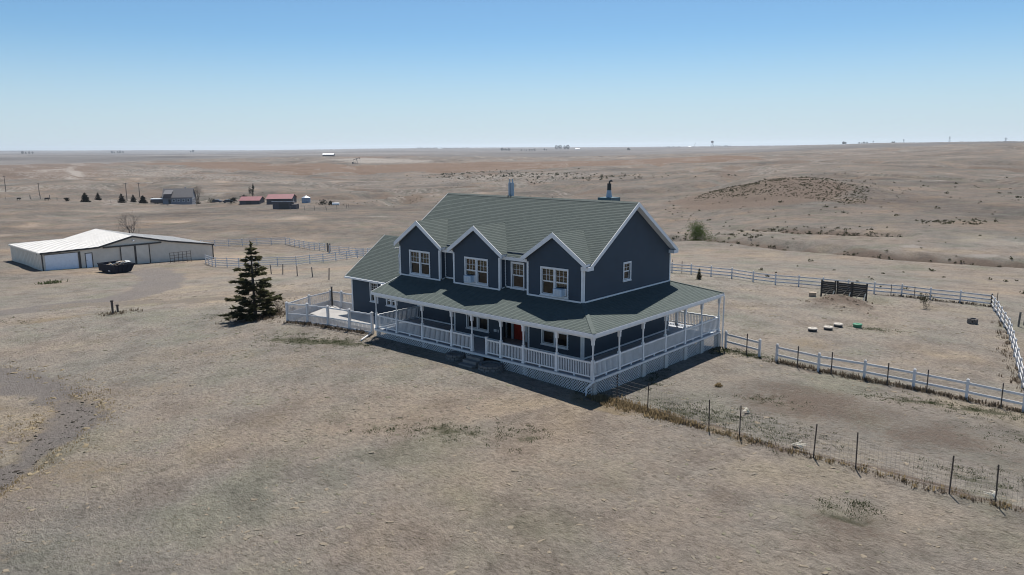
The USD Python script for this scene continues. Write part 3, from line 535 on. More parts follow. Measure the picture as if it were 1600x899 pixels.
trim(house, R_P, [(YB + .06, ZT - .02, YB + .06, ZE - .15, .13), (YBK - .06, ZT - .02, YBK - .06, ZE - .15, .13), (YB + .06, 0, YB + .06, 2.7, .13), (YBK - .06, 0, YBK - .06, 2.7, .13)], 'corner_board', out=.03)
trim(house, R_P, [(YB, ZT + .02, YBK, ZT + .02, .12)], 'base_board', out=.042)
trim(house, R_P, [(YB, .07, YBK, .07, .14)], 'base_board', out=.02)
trim(house, F2, [(-12.77, 0, -12.77, 2.7, .13), (-8.76, 0, -8.76, 2.7, .12), (-6.56, 0, -6.56, 2.7, .12), (-2.72, 0, -2.72, 2.7, .13)], 'corner_board')
trim(house, F2, [(-12.83, .07, -8.70, .07, .14), (-6.62, .07, XR, .07, .14)], 'base_board', out=.02)
trim(house, FRONT(YLEFT), [(PORCH_L, .07, -12.83, .07, .14)], 'base_board', out=.02)
trim(house, FRONT(YLEFT), [(GX0 + .06, -1, GX0 + .06, 2.2, .13)], 'corner_board')
trim(house, FRONT(YLEFT), [(GX0, 2.16, -18.0, 2.16, .14)], 'frieze_board', out=.05)
# --- roofs
X0, X1 = XL - .20, XR + .37
roof('roof', [(X0, YR - HW, ZE), (X1, YR - HW, ZE), (X1, YR, ZR), (X0, YR, ZR)])
roof('roof', [(X1, YR + HW, ZE), (X0, YR + HW, ZE), (X0, YR, ZR), (X1, YR, ZR)])
for q in (-1, 1): obj('ridge_cap', MB().prism([(X0, YR, ZR + .032), (X1, YR, ZR + .032), (X1, YR + q * .15, ZR + .032 - .15 * SL), (X0, YR + q * .15, ZR + .032 - .15 * SL)], (0, 0, -.014)), 'ridge_shingle', house)
def rake(x, sgn):
    m = MB()
    for s in (-1, 1):
        e = V(x, YR + s * HW, ZE); t = V(x, YR, ZR)
        m.prism([e + [0, 0, .02], t + [0, 0, .02], t - [0, 0, .24], e - [0, 0, .22]], (sgn * .035, 0, 0))
    obj('rake_board', m, 'white_paint', house)
rake(X1, 1); rake(X0, -1)
sf = MB()
for s in (-1, 1): sf.prism([(XR - .02, YR + s * HW, ZE - .20), (X1, YR + s * HW, ZE - .20), (X1, YR, ZR - .20), (XR - .02, YR, ZR - .20)], (0, 0, -.02))
obj('soffit', sf, 'white_paint', house)
obj('eave_return', MB().box((XR - .1, YB - .10, ZE - .24), (X1 + .03, YB + .42, ZE - .03)), 'white_paint', house)
obj('eave_return', MB().box((XR - .1, YBK - .25, ZE - .24), (X1 + .03, YR + HW + .02, ZE - .03)), 'white_paint', house)
obj('fascia', MB().box((X0, YR - HW - .03, ZE - .2), (X1, YR - HW + .015, ZE - .02)), 'white_paint', house)
for a, b in bays:
    c = (a + b) / 2; h = HB + .30; y0 = YB - .22; ze = ZPK - SL * h
    yi = YR - (ZR - ZPK) / SL; yv = YR - (ZR - ze) / SL
    for s in (-1, 1):
        roof('gable_roof', [(c + s * h, y0, ze), (c + s * h, yv + .05, ze), (c, yi + .05, ZPK), (c, y0, ZPK)], thick=.12)
    rk = MB()
    for s in (-1, 1):
        e, t = V(c + s * (h + .02), y0 - .004, ze), V(c, y0 - .004, ZPK)
        rk.prism([e + [0, 0, .02], t + [0, 0, .02], t - [0, 0, .27], e - [0, 0, .25]], (0, .04, 0))
    obj('rake_board', rk, 'white_paint', house)
    ss = MB()
    for s in (-1, 1): ss.prism([(c + s * h, y0 + .04, ze - .16), (c + s * h, YB, ze - .16), (c, YB, ZPK - .16), (c, y0 + .04, ZPK - .16)], (0, 0, -.02))
    obj('soffit', ss, 'white_paint', house)
# gutter on the left corner
obj('gutter', MB().tube([(-18.33, 2.5, 5.02), (-18.33, 2.9, 4.98), (-18.1, 2.72, 4.75), (-18.08, 2.62, 4.5), (-18.08, 2.62, 3.3)], .045), 'white_paint', house)
# garage roof
GXR = XL - .02
roof('garage_roof', [(GX0 - .28, 3.5, GZE), (GXR, 3.5, GZE), (GXR, GYR, GZR), (GX0 - .28, GYR, GZR)])
roof('garage_roof', [(GXR, 2 * GYR - 3.5, GZE), (GX0 - .28, 2 * GYR - 3.5, GZE), (GX0 - .28, GYR, GZR), (GXR, GYR, GZR)])
gr = MB()
for s in (-1, 1):
    e, t = V(GX0 - .31, GYR + s * 3.9, GZE), V(GX0 - .31, GYR, GZR)
    gr.prism([e + [0, 0, .02], t + [0, 0, .02], t - [0, 0, .2], e - [0, 0, .2]], (.035, 0, 0))
obj('rake_board', gr, 'white_paint', house)
obj('gutter', MB().beam((GX0 - .3, 3.44, GZE - .09), (-18.4, 3.44, GZE - .09), .1, .12), 'white_paint', house)
obj('flood_light', MB().tube([(-20.95, 3.40, 2.10), (-20.9, 3.25, 2.02)], [.05, .09]), 'white_paint', house)
# porch roof: front, right side and back, hipped at the corners
PS = (ZT - 2.45) / PW
roof('porch_roof', [(PORCH_L, 0, 2.45), (0, 0, 2.45), (XR, PW, ZT), (XR, 3.2, ZT + PS * (3.2 - PW)), (PORCH_L, 3.2, ZT + PS * (3.2 - PW))], thick=.10)
roof('porch_roof', [(0, 0, 2.45), (0, PORCH_B, 2.45), (XR, YBK, ZT), (XR, PW, ZT)], thick=.10)
roof('porch_roof', [(0, PORCH_B, 2.45), (PORCH_L, PORCH_B, 2.45), (PORCH_L, YBK, ZT), (XR, YBK, ZT)], thick=.10)
for a, b in (((0, 0, 2.47), (XR, PW, ZT + .02)), ((0, PORCH_B, 2.47), (XR, YBK, ZT + .02))): obj('hip_cap', MB().beam(a, b, .22, .02), 'ridge_shingle', house)
fb = MB().box((PORCH_L, -.03, 2.27), (.03, .02, 2.43)).box((-.02, .02, 2.27), (.03, PORCH_B, 2.43)).box((PORCH_L, PORCH_B - .02, 2.27), (-.02, PORCH_B + .03, 2.43))
obj('fascia', fb, 'white_paint', house)
bm = MB().box((PORCH_L + .1, .12, 2.14), (-.12, .26, 2.34)).box((-.26, .26, 2.14), (-.12, PORCH_B - .26, 2.34)).box((PORCH_L + .1, PORCH_B - .26, 2.14), (-.12, PORCH_B - .12, 2.34))
obj('porch_beam', bm, 'white_paint', house)
ce = MB().box((PORCH_L + .1, .26, 2.30), (-.26, YLEFT - .02, 2.34)).box((XR + .02, YLEFT - .02, 2.30), (-.26, PORCH_B - .26, 2.34)).box((PORCH_L + .1, YBK + .02, 2.30), (XR + .02, PORCH_B - .26, 2.34))
obj('porch_ceiling', ce, 'white_paint', house)
obj('rake_board', MB().prism([(PORCH_L, 0, 2.47), (PORCH_L, 3.2, 2.47 + PS * 3.2), (PORCH_L, 3.2, 2.27 + PS * 3.2), (PORCH_L, 0, 2.27)], (-.035, 0, 0)), 'white_paint', house)
# --- deck of boards on a frame
deck = obj('deck', MB().box((PORCH_L + .05, .10, -.16), (-.10, YLEFT, -.035)).box((XR, YLEFT, -.16), (-.10, PORCH_B - .1, -.035)).box((PORCH_L + .05, YBK + .02, -.16), (XR, PORCH_B - .1, -.035)), 'white_paint', house)
bd = MB(); rng = random.Random(5)
x = PORCH_L + .05
while x < -.12: bd.box((x, .06, -.034), (min(x + .137, -.06), (YLEFT - .02 if x < -12.9 or -9.7 < x < -6.7 else YB - .02) if x < XR else 2.6 + min(0, 0), rng.uniform(-.003, 0))); x += .143
y = 2.62
while y < PORCH_B - .1: bd.box((XR + .02 if y < YBK else PORCH_L, y, -.034), (-.06, y + .137, rng.uniform(-.003, 0))); y += .143
obj('deck_boards', bd, 'deck_board', deck, kind='stuff')
# --- posts, railings
FP = [-17.65, -15.58, -13.12, -10.50, -8.80, -6.52, -4.85, -2.53, -.20]
RP = [2.57, 4.90, 7.30, 9.55, 11.60, PORCH_B - .2]
BP = [-3.2, -6.4, -9.6, -12.8, -16.2]
def turned(x, y):
    m = MB().box((x - .07, y - .07, 0), (x + .07, y + .07, 1.02)).box((x - .07, y - .07, 1.80), (x + .07, y + .07, 2.145))
    m.lathe([(.06, 1.02), (.045, 1.06), (.058, 1.10), (.05, 1.18), (.04, 1.45), (.052, 1.68), (.06, 1.74), (.045, 1.77), (.06, 1.80)], 10, (x, y, 0))
    m.box((x - .085, y - .085, 0), (x + .085, y + .085, .12)).box((x - .09, y - .09, 2.06), (x + .09, y + .09, 2.14))
    obj('porch_post', m, 'white_paint', house)
for x in FP: turned(x, .2)
for y in RP: turned(-.2, y)
for x in BP: turned(x, PORCH_B - .2)
def railing(p, q, gap=.112, each=True):
    p, q = V(*p, 0), V(*q, 0); d = nrm(q - p); L = np.linalg.norm(q - p)
    up = V(0, 0, 1)
    r = obj('railing', MB().beam(p + up * .89, q + up * .89, .09, .05).beam(p + up * .84, q + up * .84, .045, .05), 'white_paint', house)
    obj('bottom_rail', MB().beam(p + up * .13, q + up * .13, .05, .07), 'white_paint', r)
    n = max(2, int(round(L / gap))); st = MB()
    for k in range(n):
        c = p + d * L * (k + .5) / n
        b = (MB() if each else st).beam(c + up * .165, c + up * .815, .034, .034, d)
        if each: obj('baluster', b, 'white_paint', r)
    if not each: obj('balusters', st, 'white_paint', r, kind='stuff')
    if L > 1.4: mid = p + d * L / 2; obj('rail_foot', MB().box(mid - [.04, .04, 0], mid + [.04, .04, .095]), 'white_paint', r)
for a, b in zip(FP[:-1], FP[1:]):
    if a == -8.80: railing((-7.62, .2), (b - .07, .2)); turned_stub = obj('newel_post', MB().box((-7.70, .14, 0), (-7.58, .26, 1.0)).box((-7.72, .12, 1.0), (-7.56, .28, 1.04)), 'white_paint', house)
    else: railing((a + .07, .2), (b - .07, .2))
for a, b in zip([.2] + RP[:-1], RP): railing((-.2, a + .07), (-.2, b - .07))
for a, b in zip([-.2] + BP[:-1], BP): railing((a - .07, PORCH_B - .2), (b + .07, PORCH_B - .2), each=False)
railing((PORCH_L + .2, .27), (PORCH_L + .2, YLEFT - .05), each=False)
# --- lattice skirt under the deck
def lattice(p, q, zlo, ztop=-.17):
    p, q = V(*p, 0), V(*q, 0); d = nrm(q - p); L = np.linalg.norm(q - p); n = np.cross(d, (0, 0, 1)); m = MB()
    step = .165
    for s, off in ((1, 0), (-1, .012)):
        h = ztop - zlo; k = -int(h / step) - 1
        while k * step < L + h:
            u0 = k * step; a, b = (u0, 0), (u0 + h, h)
            if s < 0: a, b = (u0, h), (u0 + h, 0)
            t0 = max(0., -a[0] / h); t1 = min(1., (L - a[0]) / h); k += 1
            if t1 <= t0 + .02: continue
            A = [a[i] + (b[i] - a[i]) * t0 for i in (0, 1)]; B = [a[i] + (b[i] - a[i]) * t1 for i in (0, 1)]
            m.beam(p + d * A[0] + V(0, 0, zlo + A[1]) + n * off, p + d * B[0] + V(0, 0, zlo + B[1]) + n * off, .028, .009, n)
    obj('lattice', m, 'white_paint', house, kind='stuff')
for a, b in zip(FP[:-1], FP[1:]):
    if a == -8.80: continue
    lattice((a, .16), (b, .16), -.75 if a < -6 else -.95)
for a, b in zip([.2] + RP[:-1], RP): lattice((-.16, a), (-.16, b), -1.15)
for y in RP[1:]:
    obj('pier', MB().box((-.36, y - .18, -1.35), (-.06, y + .18, -.17)), 'pale_concrete', house)
for x in FP[::2]: obj('pier', MB().box((x - .1, .22, -1.0), (x + .1, .42, -.17)), 'pale_concrete', house)
# --- pipes
obj('downspout', MB().tube([(-.06, .06, 2.3), (-.06, .06, .02), (-.06, .02, -.10), (-.36, -.10, -.42), (-.38, -.12, -.95)], .045), 'white_paint', house)
obj('downspout', MB().tube([(.02, PORCH_B + .02, 2.3), (.02, PORCH_B + .02, -1.15)], .045), 'white_paint', house)
obj('downspout', MB().tube([(-18.45, .5, -.33), (-18.0, -.2, -.42), (-17.48, -1.24, -.50)], .05), 'white_paint', house, label='white drain pipe lying out on the lawn')
mt = obj('meter_box', MB().box((-17.62, YLEFT - .12, .9), (-17.38, YLEFT, 1.35)), 'galvanised', house)
obj('conduit', MB().tube([(-17.5, YLEFT - .05, .9), (-17.5, YLEFT - .05, 0)], .03), 'galvanised', mt)
obj('house_number', MB().box((-9.35, YB - .03, .62), (-9.12, YB - .02, .78)).box((-9.03, YB - .03, .62), (-8.95, YB - .02, .78)), 'galvanised', house)
# --- flues on the roof
fl = MB()
for dx in (-.12, .12): fl.tube([(-12.6 + dx, 7.95, 8.0), (-12.6 + dx, 7.95, 9.36)], .105, 12).tube([(-12.6 + dx, 7.95, 9.36), (-12.6 + dx, 7.95, 9.60)], .04, 8)
obj('flue', fl, 'flue_metal', house, label='pair of grey blue flue pipes')
cy, cx = 9.3, -5.62
ch = obj('chimney', MB().box((cx - .38, cy - .38, 6.6), (cx + .38, cy + .38, 8.32)), 'slate_siding', house)
obj('chimney_cap', MB().box((cx - .5, cy - .5, 8.32), (cx + .5, cy + .5, 8.56)), 'teal_cap', ch)
obj('chimney_cap', MB().lathe([(.2, 8.56), (.15, 8.85), (.13, 9.0)], 12, (cx, cy, 0)), 'flue_metal', ch)
obj('stove_pipe', MB().tube([(cx, cy, 9.0), (cx, cy, 9.42)], .125, 12), 'rubber', ch)
obj('stove_pipe', MB().tube([(cx, cy, 9.42), (cx + .03, cy, 9.52), (cx + .14, cy, 9.60)], [.05, .06, .05], 8).tube([(cx + .14, cy, 9.60), (cx + .22, cy, 9.54)], [.07, .05], 8), 'dark_metal', ch)
# --- steps
st = MB()
for k in range(3): st.box((-8.72, -.05 - .32 * (k + 1), -1.0), (-7.66, -.05 - .32 * k, -.14 - .16 * k))
obj('step', st, 'concrete', house, label='grey concrete front steps')

# things around the house
for (x, y, r_, lb) in ((-9.75, -.25, .52, 'low round planter of dark stacked blocks left of the front steps'), (-6.75, -.4, .66, 'low round planter of dark stacked blocks right of the front steps')):
    z0 = GZ(x, y) - .1; t = thing('planter', lb, 'planter', (x, y, z0))
    n = 14; rng = random.Random(int(r_ * 100))
    for lay in range(3):
        for k in range(n):
            a = (k + .5 * (lay % 2)) * 2 * math.pi / n; w = 2 * math.pi * r_ / n * .94; rr = r_ - .03 * lay + rng.uniform(-.01, .01)
            c, s = math.cos(a), math.sin(a); p = V(c * rr, s * rr, .08 + lay * .145); tt = V(-s, c, 0)
            obj('planter_block', MB().beam(p - tt * w / 2, p + tt * w / 2, .17, .135), 'planter_block', t)
    obj('planter_soil', MB().lathe([(0.001, .34), (r_ * .6, .36), (r_ - .1, .32)], 14), 'weathered_wood', t)
for (x, lb) in ((-11.26, 'window air conditioner in the middle gable window'), (-4.2, 'window air conditioner in the right gable window')):
    t = thing('air_conditioner', lb, 'air conditioner', (x, YB, 3.50))
    obj('casing', MB().box((-.30, -.34, 0), (.30, .02, .40)), 'ac_plastic', t)
    g = MB()
    for k in range(8): g.box((-.22 + .056 * k, -.352, .05), (-.20 + .056 * k, -.342, .35))
    obj('grille', g, 'white_paint', t); obj('side_panel', MB().box((-.42, -.05, 0), (-.302, -.03, .42)).box((.302, -.05, 0), (.42, -.03, .42)), 'white_paint', t)

# ------------------------------------------------------------------ fences
def fence_posts(pts, step):
    pts = [V(*p) for p in pts]; out = []
    for a, b in zip(pts[:-1], pts[1:]):
        n = max(1, int(round(np.linalg.norm(b - a) / step)))
        out += [a + (b - a) * k / n for k in range(n)]
    return out + [pts[-1]]
def rail_fence(name, label, pts, step, rails, h, post=.12, rail_h=.115, tpost=(), cap=True, base=None, skip=(), group=None):
    P = fence_posts(pts, step); z = ground(np.array(P))
    t = thing(name, label, 'fence', (*P[0], z[0]), group=group); o = V(*P[0], z[0])
    for p, zz in zip(P, z):
        c = V(*p, zz) - o; m = MB().box(c - [post / 2, post / 2, .3], c + [post / 2, post / 2, h + .08])
        if cap: m.add(np.array([c + [a * post * .6, b * post * .6, h + .08] for a, b in ((-1, -1), (1, -1), (1, 1), (-1, 1))] + [c + [0, 0, h + .15]]), [[0, 1, 4], [1, 2, 4], [2, 3, 4], [3, 0, 4]])
        obj('post', m, 'white_vinyl', t)
    for k in range(len(P) - 1):
        if k in skip: continue
        for r in rails:
            a, b = V(*P[k], z[k] + r) - o, V(*P[k + 1], z[k + 1] + r) - o
            obj('rail', MB().beam(a, b, .04, rail_h), 'white_vinyl', t)
    for x, y, hh in tpost:
        c = V(x, y, GZ(x, y)) - o; obj('steel_post', MB().box(c - [.025, .025, .3], c + [.025, .025, hh]), 'rusty_steel', t, label='thin dark steel post')
    return t
rail_fence('rail_fence', 'short white two rail fence section beside the back corner of the porch', [(.32, 14.0), (2.85, 13.35)], 3, (.42, .88), 1.0, tpost=[(2.1, 13.2, 1.35)])
rail_fence('rail_fence', 'long white two rail fence running right from the gap beside the house', [(4.1, 12.95), (6.7, 12.6), (16.5, 13.1), (24.0, 13.6)], 2.45, (.42, .88), 1.0,
           tpost=[(5.55, 12.45, 1.3), (7.5, 12.35, 1.3), (10.4, 12.5, 1.25), (12.3, 12.6, 1.25), (15.6, 12.8, 1.3)])
rail_fence('rail_fence', 'long white three rail fence along the back of the yard', [(9.4, 47.0), (-27, 46.2)], 2.35, (.30, .64, .98), 1.08, post=.11, rail_h=.12,
           tpost=[(9.75, 47.4, 1.25), (3.3, 46.5, 1.1), (1.3, 46.4, 1.1), (-22.7, 47.3, 1.5), (-21.2, 46.9, 1.4)])
rail_fence('rail_fence', 'white three rail fence coming forward along the right edge of the yard', [(9.4, 47.0), (12.6, 34.4), (16.6, 14.5)], 2.4, (.30, .64, .98), 1.08, post=.11, rail_h=.12)
PEN = dict(cap=False, rail_h=.10, post=.10)
rail_fence('pen_fence', 'near white four rail fence of the empty pen beside the barn', [(-97.3, 27.6), (-90.0, 25.6), (-86.4, 27.5), (-84.0, 36), (-84.6, 44), (-86.4, 52), (-87, 58)], 2.6, (.3, .66, 1.02, 1.38), 1.45, **PEN)
rail_fence('pen_fence', 'far white four rail fence of the empty pen behind the barn', [(-126.4, 41.0), (-124.6, 49), (-122.0, 57.5), (-112, 55.6), (-102.6, 54.2)], 2.6, (.3, .66, 1.02, 1.38), 1.45, **PEN)
rail_fence('pen_fence', 'white four rail fence between the pen gate and the house', [(-98.5, 52.4), (-92.0, 52.1), (-87, 51.5), (-76, 51)], 2.8, (.3, .66, 1.02, 1.38), 1.45, **PEN)
for x, y, lb in ((-101.6, 54.1, 'weathered brown gate post at the left of the pen gate'), (-100.4, 53.8, 'weathered brown gate post in the middle of the pen gate'), (-98.9, 52.6, 'weathered brown gate post at the right of the pen gate')):
    tag(obj('gate_post', MB().tube([(x, y, GZ(x, y) - .3), (x, y, GZ(x, y) + 1.7)], .13), 'weathered_wood'), lb, 'post')
# picket fence on the garage side
def picket_fence():
    pts = [(-18.35, .35), (-20.5, .1), (-22.6, -.2), (-24.5, -.6), (-26.5, -1.0), (-27.6, 1.6), (-29.0, 4.5), (-26.9, 4.05), (-25.35, 4.0)]
    z = ground(np.array(pts)); o = V(*pts[0], z[0])
    t = thing('picket_fence', 'white vinyl picket fence around the patio left of the porch', 'fence', o)
    for p, zz in zip(pts, z):
        c = V(*p, zz) - o; m = MB().box(c - [.075, .075, .3], c + [.075, .075, 1.42])
        m.box(c + [-.095, -.095, 1.42], c + [.095, .095, 1.46]); m.add(np.array([c + [a * .08, b * .08, 1.46] for a, b in ((-1, -1), (1, -1), (1, 1), (-1, 1))] + [c + [0, 0, 1.55]]), [[0, 1, 4], [1, 2, 4], [2, 3, 4], [3, 0, 4]])
        obj('post', m, 'white_vinyl', t)
    for k in range(len(pts) - 1):
        a, b = V(*pts[k], z[k]) - o, V(*pts[k + 1], z[k + 1]) - o; up = V(0, 0, 1); L = np.linalg.norm(b - a); d = nrm(b - a)
        for r, hh in ((1.33, .09), (.62, .08), (.10, .10)): obj('rail', MB().beam(a + up * r, b + up * r, .05, hh), 'white_vinyl', t)
        m = MB(); n = int(L / .10)
        for i in range(1, n):
            c = a + d * L * i / n; m.beam(c + up * .66, c + up * 1.29, .016, .016, d)
        n = int(L / .075)
        for i in range(1, n): c = a + d * L * i / n; m.beam(c + up * .15, c + up * .58, .045, .016, d)
        obj('pickets', m, 'white_vinyl', t, kind='stuff')
picket_fence()
x, y = -28.1, 4.0
tag(obj('black_post', MB().box((x - .05, y - .05, GZ(x, y) - .3), (x + .05, y + .05, GZ(x, y) + 1.75)).box((x - .065, y - .065, GZ(x, y) + 1.75), (x + .065, y + .065, GZ(x, y) + 1.79)), 'dark_metal'), 'black metal post standing at the corner inside the white picket fence', 'post')
# wire fence along the front of the right yard
def wire_fence():
    xs = [1.15, 2.95, 6.35, 7.8, 11.05, 12.75, 16.05, 17.5, 20.8, 22.4, 25]; ys = [.42, .36, .1, .12, .06, .0, -.05, .0, 0, 0, 0]
    P = np.c_[xs, ys]; z = ground(P); o = V(*P[0], z[0]); rng = random.Random(3)
    t = thing('wire_fence', 'wire mesh fence on thin dark steel posts crossing the dry yard from the porch corner', 'fence', o)
    tops = []
    for p, zz in zip(P, z):
        c = V(*p, zz) - o; lean = V(rng.uniform(-.05, .09), rng.uniform(-.06, .06), 0); h = rng.uniform(1.35, 1.55)
        m = MB().beam(c - [0, 0, .3], c + lean + [0, 0, h], .05, .012, (1, 0, 0)).beam(c - [0, 0, .3], c + lean + [0, 0, h], .012, .05, (1, 0, 0))
        obj('steel_post', m, 'rusty_steel', t); tops.append(lean / h)
    wm = MB(); nodes = [V(-.2, .18, -.84) - o] + [V(*p, zz) - o for p, zz in zip(P, z)]; lean = [V(0, 0, 0)] + tops
    for k in range(len(nodes) - 1):
        a, b, la, lb = nodes[k], nodes[k + 1], lean[k], lean[k + 1]; L = np.linalg.norm(b - a); n = max(1, int(L / .155))
        for i in range(n + 1):
            s = i / n; c = a + (b - a) * s; l = la + (lb - la) * s; g = V(*(c + o)[:2], 0); bz = .03
            wm.tube([c + [0, 0, bz], c + l * 1.2 + [rng.uniform(-.015, .015), 0, 1.2]], .0034, 3, False)
        for r in (.05, .18, .32, .46, .62, .80, 1.0, 1.2):
            wm.tube([a + la * r + [0, 0, r], (a + b) / 2 + (la + lb) / 2 * r + [0, rng.uniform(-.03, .03), r - .02], b + lb * r + [0, 0, r]], .0034, 3, False)
    obj('wire_mesh', wm, 'wire_steel', t, kind='stuff')
wire_fence()
# old wire fence on wooden posts left of the house
def wood_fence(name, label, pts, h, r, wires, lean=.1, seed=1, extra=None):
    P = np.array(pts, float); z = ground(P); o = V(*P[0], z[0]); rng = random.Random(seed)
    t = thing(name, label, 'fence', o); tops = []
    for p, zz in zip(P, z):
        c = V(*p, zz) - o; l = V(rng.uniform(-lean, lean), rng.uniform(-lean, lean), h * rng.uniform(.88, 1.08))
        obj('post', MB().tube([c - [0, 0, .3], c + l], [r, r * .9], 7), 'weathered_wood', t); tops.append((c, l))
    m = MB()
    for (a, la), (b, lb) in zip(tops[:-1], tops[1:]):
        for w in wires: m.tube([a + la * w, (a + b) / 2 + (la + lb) / 2 * w - [0, 0, .04], b + lb * w], .006, 3, False)
    obj('wire', m, 'wire_steel', t, kind='stuff')
wood_fence('wood_post_fence', 'sagging wire fence on grey wooden posts between the spruce and the house', [(-75.5, 23.2), (-69.2, 22.9), (-65.8, 22.5), (-62.0, 22.3), (-58.1, 22.0), (-53.0, 20.8)], 1.35, .07, (.35, .6, .9), seed=4)
x, y = -69.0, 20.5
tag(obj('gate_post', MB().tube([(x, y, GZ(x, y) - .3), (x, y, GZ(x, y) + 1.7)], .12), 'dark_board'), 'single dark post in front of the pen beside the spruce', 'post')
for x, y, h, lb in ((-46.6, -5.6, 1.22, 'taller dark post of the pair beside the gravel drive'), (-47.8, -4.75, .66, 'shorter dark post with a flat cap beside the gravel drive')):
    z0 = GZ(x, y); m = MB().box((x - .07, y - .07, z0 - .3), (x + .07, y + .07, z0 + h)).box((x - .1, y - .1, z0 + h - .12), (x + .1, y + .1, z0 + h))
    tag(obj('marker_post', m, 'rusty_steel'), lb, 'post')
for x, y, h, lb in ((12.7, 38.1, 1.15, 'dark wooden post nearest the right edge outside the yard'), (12.95, 39.0, 1.1, 'dark wooden post just behind its twin outside the yard fence')):
    z0 = GZ(x, y); tag(obj('wood_post', MB().tube([(x, y, z0 - .3), (x + .06, y, z0 + h)], .075, 7), 'weathered_wood'), lb, 'post')

# ------------------------------------------------------------------ metal barn
def barn():
    th, W, D = .03, 26.3, 16.7; ox, oy = -105.3, 6.3
    t = thing('metal_barn', 'long tan steel barn with low white metal roof and sliding doors', 'barn', (ox, oy, 0), math.pi / 2 - th)
    zb, eL, eR, kz, az, c, bl, br = -7.6, -3.22, -4.33, -3.07, -1.79, W / 2, 5.25, 5.62
    top = [(0, eL), (c - bl, kz), (c, az), (c + br, kz), (W, eR)]
    poly = Polygon([(0, zb), (W, zb)] + [(s, z - .12) for s, z in top[::-1]])
    GD, PD = (.45, -7, 5.0, -3.62), (6.05, -7, 6.95, -3.95)
    poly = poly.difference(sbox(*GD)).difference(sbox(*PD))
    v, f = tri2(poly); m = MB()
    m.add(np.c_[v[:, 0], np.zeros(len(v)), v[:, 1]], f); m.add(np.c_[v[:, 0], np.full(len(v), .1), v[:, 1]], f)
    obj('front_wall', m, 'barn_wall_steel', t)
    m = MB(); v, f = tri2(Polygon([(0, zb), (W, zb)] + [(s, z - .12) for s, z in top[::-1]])); m.add(np.c_[v[:, 0], np.full(len(v), D), v[:, 1]], f); obj('back_wall', m, 'barn_wall_steel', t)
    obj('side_wall', MB().box((0, .1, zb), (.1, D, eL - .12)), 'barn_side_steel', t); obj('side_wall', MB().box((W - .1, .1, zb), (W, D, eR - .12)), 'barn_side_steel', t)
    rib = MB()
    for k in range(1, 22): rib.box((-.03, k * .76, zb), (.0, k * .76 + .05, eL - .2))
    obj('wall_ribs', rib, 'barn_side_steel', t, kind='stuff')
    for (s0, z0), (s1, z1) in zip(top[:-1], top[1:]):
        e0 = -.15 if s0 == 0 else 0; e1 = .15 if s1 == W else 0; sl = (z1 - z0) / (s1 - s0)
        a, b = V(s0 + e0, -.18, z0 + e0 * sl), V(s1 + e1, -.18, z1 + e1 * sl)
        r = obj('roof', MB().prism([a, b, b + [0, D + .36, 0], a + [0, D + .36, 0]], (0, 0, -.1)), 'barn_roof_steel', t)
        rb = MB()
        for k in range(0, 18): rb.beam(a + [0, .2 + k * .97, .02], b + [0, .2 + k * .97, .02], .06, .05)
        obj('roof_ribs', rb, 'barn_roof_steel', r, kind='stuff')
        tm = MB().prism([a + [0, -.04, .03], b + [0, -.04, .03], b + [0, -.04, -.24], a + [0, -.04, -.24]], (0, .035, 0)); obj('trim', tm, 'brown_trim', t)
    obj('gutter', MB().box((-.22, -.1, eL - .26), (-.1, D, eL - .06)), 'barn_side_steel', t)
    for s in (.03, W - .11): obj('trim', MB().box((s, -.05, zb), (s + .16, .0, (eL if s < 1 else eR) - .2)), 'brown_trim', t)
    g = obj('garage_door', MB().box((GD[0] + .02, .04, zb), (GD[2] - .02, .09, GD[3] - .02)), 'barn_door', t, label='white roll up garage door')
    for k in range(5): obj('door_panel', MB().box((GD[0] + .06, .015, -6.35 + k * .55), (GD[2] - .06, .038, -5.83 + k * .55)), 'barn_door', g)
    obj('trim', MB().box((GD[2] + .02, -.05, zb), (GD[2] + .34, -.005, -3.5)), 'brown_trim', t); obj('trim', MB().box((GD[0] - .1, -.045, GD[3]), (GD[2] + .01, -.005, GD[3] + .1)), 'brown_trim', t)
    p = obj('door', MB().box((PD[0] + .02, .03, zb), (PD[2] - .02, .08, PD[3] - .02)), 'barn_door', t, label='white side entry door'); obj('handle', MB().tube([(PD[0] + .12, .03, -5.0), (PD[0] + .12, -.05, -5.0)], .04), 'dark_metal', p)
    for q in ((PD[0] - .1, zb, PD[0], PD[3] + .1), (PD[2], zb, PD[2] + .1, PD[3] + .1), (PD[0], PD[3], PD[2], PD[3] + .1)): obj('trim', MB().box((q[0], -.03, q[1]), (q[2], -.002, q[3])), 'brown_trim', t)
    for s in (11.1, 13.4):
        d = obj('sliding_door', MB().box((s, -.12, -6.9), (s + 2.22, -.06, -3.42)), 'barn_wall_steel', t)
        for q in (s - .02, s + 2.12): obj('door_edge', MB().box((q, -.15, -6.9), (q + .14, -.121, -3.42)), 'brown_trim', d)
    obj('door_track', MB().box((8.6, -.2, -3.38), (17.6, -.02, -3.16)), 'brown_trim', t)
    obj('barn_lamp', MB().tube([(c, -.02, -2.45), (c, -.25, -2.5), (c, -.34, -2.68)], [.05, .08, .2]), 'far_white', t, label='white lamp under the gable peak')
    obj('vent', MB().box((-.02, 2.0, eL - .5), (-.0, 2.35, eL - .3)), 'dark_metal', t)
barn()
# livestock panel against the barn's right corner
pz = GZ(-101.5, 25.2); pm = MB()
for k in range(6): pm.tube([(-102.6 + .0, 24.2 + k * .7, pz - .2), (-102.6, 24.2 + k * .7, pz + 1.7)], .04, 5)
for r in (.3, .75, 1.2, 1.65): pm.tube([(-102.6, 24.2, pz + r), (-102.6, 27.7, pz + r)], .03, 5)
tag(obj('livestock_gate', pm, 'rusty_steel'), 'grey tube livestock gate standing against the barn near the pen', 'gate')
